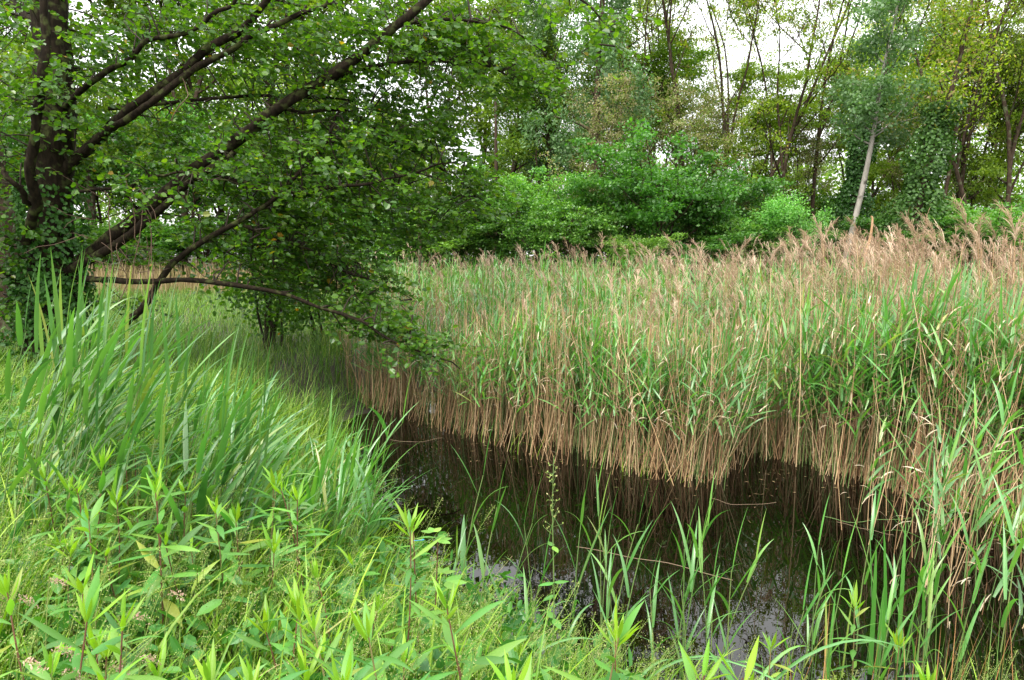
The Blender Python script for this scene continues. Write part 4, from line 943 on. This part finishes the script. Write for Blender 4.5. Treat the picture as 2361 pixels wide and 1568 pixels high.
for k in range(8):
    vx, vy = gr_.uniform(900, 2250), gr_.uniform(1440, 1560)
    goldenrod(vx, vy, gr_.uniform(.42, .55), 'low goldenrod shoot in the grass along the bottom edge', gr_, None, 'low goldenrod shoots along the bottom', .8)

# ------------------------------------------------------------------ broad reeds on the near bank and young reeds by the water
def near_reed(vx, vy, Yd, n, Ll, Wl, label, r, group, wind=1.3, lean=.2, erect=.5, name='broad_reed', dx=0.0, mat=None):
    t = at(vx, vy, Yd); b = np.array([t[0] - dx, t[1], 0]); b[2] = max(float(ground_z(b[0], b[1])), -.15) - .03; h = max(t[2] - b[2] - Ll * .5, .25)
    o = thing(name, b, label, 'reed', group)
    st, lv = green_reed(r, h, n, Ll, Wl, lean + dx / h, wind, 8, .3, 6, .2, erect)
    build('stem', st, M_REEDSTEM, o)
    for g in lv: build('leaf', g, mat or M_REED, o)
nr = np.random.default_rng(8)
for k in range(66):
    u = nr.random(); vx = nr.uniform(-60, 360) if u < .82 else nr.uniform(300, 560); top = np.interp(vx, [-60, 100, 300, 420, 560], [640, 650, 690, 800, 900]) + abs(nr.normal(0, 70))
    near_reed(vx, top, nr.uniform(3.0, 4.4), int(nr.integers(4, 7)), nr.uniform(.5, .74), nr.uniform(.025, .038), 'broad-leaved green reed leaning with the wind in the stand before the alder trunk', nr, 'broad reeds on the near bank before the alder', 1.2, .2, .75, mat=M_BROAD)
for k in range(26):
    vx = nr.uniform(640, 850); vy = nr.uniform(900, 1130)
    near_reed(vx, vy, nr.uniform(3.9, 4.6), int(nr.integers(3, 6)), nr.uniform(.5, .7), nr.uniform(.014, .022), 'ribbon-leaved green reed arching over the dark water at the pond corner', nr, 'ribbon-leaved reeds over the dark water', .8, .15, .7)
for k in range(24):
    vx = nr.uniform(-20, 520); vy = nr.uniform(790, 980)
    near_reed(vx, vy, nr.uniform(2.9, 4.0), int(nr.integers(3, 6)), nr.uniform(.42, .6), nr.uniform(.014, .024), 'shorter broad reed with arching leaves on the open bank slope', nr, 'shorter broad reeds on the bank slope', .9, .2, .7, mat=M_BROAD)
for k in range(34):
    vx = nr.uniform(400, 790); vy = np.interp(vx, [430, 800], [830, 980]) + nr.uniform(0, 130)
    near_reed(vx, vy, nr.uniform(3.7, 5.4), int(nr.integers(4, 7)), nr.uniform(.45, .62), nr.uniform(.018, .028), 'arching green reed blades at the pond corner below the alder', nr, 'arching reeds at the pond corner', 1.0, .2, .5)
for vx, vy, Yd, n, Ll, W, dx, lab in [
 (905, 890, 4.4, 4, .5, .03, .45, 'reed with one long folded leaf leaning over the dark water'), (1085, 1000, 3.3, 4, .42, .026, .08, 'young reed with arching leaves before the middle of the water'),
 (1205, 1120, 3.3, 3, .38, .016, .1, 'thin young reed slanting up behind the bramble leaves'), (1322, 1075, 3.4, 3, .36, .017, 0, 'straight young reed beside the figwort spike'), (1352, 1060, 3.6, 3, .36, .015, -.1, 'young reed leaning away from the figwort spike'),
 (1450, 1130, 3.4, 4, .38, .02, .08, 'young reed with spread V-shaped leaves over the water'), (1612, 1130, 3.5, 4, .4, .018, .1, 'young reed slanting over the brown reflections'), (1560, 1190, 3.3, 3, .36, .016, -.05, 'short young reed in front of the slanting one'),
 (1725, 1220, 3.3, 3, .36, .018, .12, 'young reed with long slanting leaf before the bright reflection'), (1870, 1180, 3.4, 3, .36, .018, -.05, 'young reed standing alone in open water near the sword leaves'), (2000, 1110, 3.5, 3, .4, .018, 0, 'young reed close beside the upright sword leaves'),
 (1120, 1090, 3.2, 3, .36, .02, .05, 'young reed with leaves bent flat above the bramble'), (860, 985, 3.9, 4, .46, .02, .1, 'reed with drooping ribbon leaves at the edge of the dark water'), (760, 1020, 3.9, 4, .46, .018, .1, 'reed with drooping ribbon leaves beside the bare-stemmed goldenrod'),
 (2300, 860, 3.9, 6, .42, .024, .1, 'tall green reed nearest the camera at the picture edge'), (2200, 900, 4.2, 6, .4, .022, .1, 'tall green reed leaning in over the near water by the picture edge'), (2350, 1000, 3.5, 6, .42, .024, 0, 'green reed half out of the picture by the edge'),
 (2120, 1030, 4.1, 5, .38, .02, .1, 'green reed standing in shallow water before the dry canes'), (2260, 1200, 3.3, 4, .4, .02, .05, 'short green reed in front of the picture-edge reeds')]:
    near_reed(vx, vy, Yd, n, Ll, W, lab, nr, 'young reeds along the near water edge', .3, .06, .42, 'young_reed', dx)

for k in range(26):
    vx = nr.uniform(1030, 2180); vy = nr.uniform(1090, 1290) + 60 * (vx > 1800)
    near_reed(vx, vy, nr.uniform(2.95, 3.5), int(nr.integers(2, 5)), nr.uniform(.26, .42), nr.uniform(.011, .018), 'slender young reed shoot standing in the shallows of the near water edge', nr, 'slender reed shoots in the near shallows', .3, .05, .45, 'young_reed', nr.normal(.02, .08))
# upright sword leaves, sedge arcs, rushes
def sword_clump(vx, vy, Yd, n, Lr, W, label, r, name='sword_leaf_plant', spread=.1, bend=(.0, .25), tilt=.16, mat=None):
    b = at(vx, vy, Yd); b[2] = max(float(ground_z(b[0], b[1])), -.2) - .03; o = thing(name, b, label, 'plant')
    for k in range(n):
        build('leaf', blades(np.array([[r.normal(0, spread), r.normal(0, spread), 0]]), r.uniform(0, 6.28), abs(r.normal(0, tilt)), r.uniform(*bend), r.uniform(*Lr), W * r.uniform(.7, 1.2), 9, PROF_SWORD, .3, r.normal(0, .5), 2.0, r.random()), mat or M_REED, o)
sword_clump(2060, 1480, 3.3, 8, (.7, 1.15), .022, 'clump of upright sword-shaped leaves rising from the near water edge', nr, spread=.07, tilt=.09)
sword_clump(1880, 1470, 3.2, 5, (.5, .8), .016, 'slim upright leaves before the brown reflections, beside the sword clump', nr, spread=.14, tilt=.1)
for vx, vy, Yd, az, L, lab in [(1700, 1500, 2.7, .1, 1.05, 'long arching sedge leaf curving down before the bright reflection'), (2215, 1560, 2.3, .2, .8, 'broad arching sedge leaf in the bottom corner'), (2010, 1590, 2.2, 2.7, .9, 'sedge leaf arching low across the bottom corner'), (1130, 1500, 2.7, .3, .7, 'sedge leaf beaded with drops arching before the water'), (1420, 1480, 2.8, .1, .75, 'sedge leaf lying over the grass before the bright reflection')]:
    b = at(vx, vy, Yd); b[2] = max(float(ground_z(b[0], b[1])), 0) - .02; o = thing('sedge_plant', b, lab, 'plant')
    for k, (da, f) in enumerate([(0, 1), (.5, .7), (-.6, .6)]):
        build('leaf', blades(np.zeros((1, 3)), az + da, .30, 1.9, L * f, .017, 12, PROF_SWORD, .4, .2, 1.3, nr.random()), M_REED, o)
M_RUSH = stem_mat('rush_stem', [(0, (.07, .15, .03)), (.6, (.12, .20, .04)), (.75, (.30, .13, .05)), (1, (.38, .20, .08))])
for vx, vy, Yd, n, lab in [(1850, 1540, 2.9, 36, 'tuft of thin red-tipped rushes near the sword leaves'), (2130, 1560, 2.8, 46, 'tuft of red-tipped rushes by the water near the picture edge'), (2290, 1500, 3.0, 40, 'rush tuft in the shadow of the picture-edge reeds')]:
    b = at(vx, vy, Yd); b[2] = max(float(ground_z(b[0], b[1])), -.1) - .03; o = thing('rush_tuft', b, lab, 'plant')
    tag(build('stems', blades(np.stack([nr.normal(0, .12, n), nr.normal(0, .08, n), np.zeros(n)], 1), nr.uniform(0, 6.28, n), np.abs(nr.normal(0, .22, n)), nr.uniform(0, .25, n), nr.uniform(.3, .7, n), .004, 4), M_RUSH, o), kind='stuff')

# ------------------------------------------------------------------ figwort, bramble, pink grass heads, floating stems, damselfly
def broad_leaf(L, W, K=5, bend=.5, fold=.3):
    return blades(np.zeros((1, 3)), math.pi / 2, R(90), bend, L, W, K, lambda s: np.interp(s, [0, .1, .35, .7, .9, 1], [.15, .7, 1, .7, .3, 0]), fold, 0, 1.3, .4)
b = at(1262, 1450, 2.9); b[2] = max(float(ground_z(b[0], b[1])), 0); t = at(1285, 1050, 2.9); H = t[2] - b[2]
o = thing('figwort_plant', b, 'tall figwort spike with paired leaves and small buds before the water', 'plant')
S = lambda s: np.array([(t[0] - b[0]) * s + .015 * math.sin(5 * s), 0, H * s])
build('stem', tube(np.array([S(s) for s in np.linspace(0, 1, 12)]), np.linspace(.005, .0015, 12), 5), M_REEDSTEM, o)
fl = mesh_of('figwort_leaf', broad_leaf(1, .45), M_GOLD)
for k, s in enumerate((.2, .38, .52, .66)):
    for q in (0, math.pi): put('leaf', fl, o, leaf_frame(S(s), q + k * 1.57 + .3, R(8), .10 - .012 * k))
for k in range(9):
    s = .70 + .033 * k; P = S(s); tw, bd = [], []
    for q in range(4):
        d = rand_dirs(1, .8, nr)[0] * (.055 - .004 * k); tw.append(tube(np.array([P, P + d * .6, P + d]), .0009, 3)); bd.append(P + d)
    bd = np.array(bd); build('flower_cluster', join([join(tw).mat(1)] + [leaf_cards(bd, rand_dirs(4, .5, nr), rand_dirs(4, 0, nr), .010, .007, 0, False).mat(0) for _ in range(3)]), [M_SPIKE, M_REEDSTEM], o)
b = at(960, 1500, 2.35); b[2] = float(ground_z(b[0], b[1])); t = at(1010, 1245, 2.35); t2 = at(1030, 1340, 2.3)
o = thing('bramble_shoot', b, 'bramble shoot with pale crinkled three-part leaves beside the tallest goldenrod', 'plant')
P = smooth_path([[0, 0, 0], (t - b) * .5 + [.02, 0, 0], t - b], 12); build('stem', tube(P, np.linspace(.004, .002, 12), 5), M_GOLDSTEM, o)
M_BRAM = leaf_mat('bramble_leaf', [(0, (.15, .33, .06)), (1, (.21, .38, .07))], .4, (1.2, 1.2, .4), .5, .4)
bl = mesh_of('bramble_leaf', broad_leaf(1, .62, 6, .3, .15), M_BRAM)
for c, sz, a0 in [(t - b, .055, .4), (t - b + [-.015, -.01, .035], .05, 2.0), (t2 - b, .075, -.1), ((t - b) * .82 + [.03, 0, .01], .05, 1.2)]:
    for q in (-.9, 0, .9): put('leaf', bl, o, leaf_frame(c, a0 + q, R(5), sz))
for vx, vy, Yd, lab in [(50, 1385, 1.9, 'pink grass head beside the large corner goldenrod'), (118, 1340, 2.0, 'pink loose grass head under the raised goldenrod leaf'), (305, 1420, 2.0, 'drooping cream-pink grass head among green heads'), (395, 1370, 2.1, 'arched pink grass head, farthest of the pink ones'), (60, 1530, 1.6, 'purple-pink grass head in the bottom corner'),
                        (130, 1500, 1.7, 'pale green and pink grass head in the bottom corner'), (330, 1520, 1.8, 'pink loose grass head at the bottom edge'), (150, 1555, 1.6, 'cream pointed grass head at the bottom edge'), (260, 1540, 1.7, 'thin cream grass head pointing up at the bottom edge')]:
    t = at(vx, vy, Yd); g = float(ground_z(t[0], t[1])); o = thing('pink_grass', (t[0] - .06, t[1], g), lab, 'grass head', 'pink grass heads on the bank')
    H = t[2] - g; P = smooth_path([[0, 0, 0], [.02, 0, H * .6], [.05, 0, H * .97], [.075, 0, H], [.10, 0, H - .015]], 20); build('culm', tube(P, .0012, 4), M_SPIKE, o)
    C = np.repeat(P[11:], 7, 0) + nr.standard_normal((9 * 7, 3)) * .005
    tag(build('flower_head', leaf_cards(C, rand_dirs(len(C), .5, nr), rand_dirs(len(C), 0, nr), .009, .0035, 0, False), M_PINK, o, smooth=False), kind='stuff')

def floating(pts, rad, mat, label, n=14):
    P = np.array([at_z(x, y, .006) for x, y in pts]); b = P[0].copy(); P = smooth_path(P - b, n); P[:, 2] = .004 + .004 * np.sin(np.arange(n))
    o = build('fallen_reed', tube(P, rad * .6, 5), M_OLDCANE if mat is M_CANE else mat); o.location = b; tag(o, label, 'reed stem', 'fallen stems on the water')
floating([(1900, 1192), (1960, 1205), (2030, 1200), (2100, 1196)], .004, M_REEDSTEM, 'pale green fallen reed floating in the open water')
floating([(1330, 1262), (1450, 1285), (1560, 1305), (1690, 1340)], .004, M_CANE, 'long straight dead cane floating before the bright reflection')
floating([(1930, 1205), (2000, 1222), (2060, 1235)], .003, M_CANE, 'thin brown stem floating beside the pale green one')
floating([(2130, 1230), (2200, 1262), (2290, 1268)], .005, M_CANE, 'fallen cane among the reed bases near the picture edge')
floating([(1640, 1150), (1700, 1165), (1790, 1160)], .003, M_CANE, 'thin cane floating at the foot of the front canes')
floating([(1020, 1010), (960, 1020), (900, 1015)], .004, M_CANE, 'cane lying on the dark water at the left end of the bed')
n = 3000; x = nr.uniform(-2.5, 4.2, n); y = nr.uniform(3.6, 9.5, n); sd = pond_sd(x, y); ok = (sd < 0) & (sd > -1.1 * nr.random(n) ** 2) & (reed_zone(x, y + .9) > .2); x, y = x[ok], y[ok]; n = len(x)
tag(build('floating_litter', leaf_cards(np.stack([x, y, np.full(n, .006)], 1), np.stack([np.cos(x * 40), np.sin(x * 40), 0 * x], 1), np.array([[0, 0, 1.]] * n), nr.uniform(.012, .07, n), nr.uniform(.004, .010, n), 0, False), M_OLDLEAF, smooth=False), 'bits of reed litter floating along the reed edge', 'litter', kind='stuff')
p = at(1676 / 1.735, 2163 / 1.735, 2.15)
o = thing('damselfly', p, 'small blue damselfly resting on a goldenrod leaf', 'insect')
mb, nn_, ll_ = newmat('damselfly_blue'); pb = nn_.new('ShaderNodeBsdfPrincipled'); pb.inputs['Base Color'].default_value = (.03, .25, .5, 1); oo = nn_.new('ShaderNodeOutputMaterial'); ll_.new(pb.outputs[0], oo.inputs[0])
build('body', tube(np.array([[-.017, 0, 0], [0, 0, .001], [.010, 0, .002], [.014, 0, .003], [.017, 0, .003]]), [.0008, .0009, .0012, .0019, .0011], 6), mb, o)
for s in (-1, 1): build('wing', blades(np.array([[.010, s * .001, .004]]), math.pi + s * .15, R(84), 0, .02, .004, 4, PROF_LANCE), M_SPIKE, o)
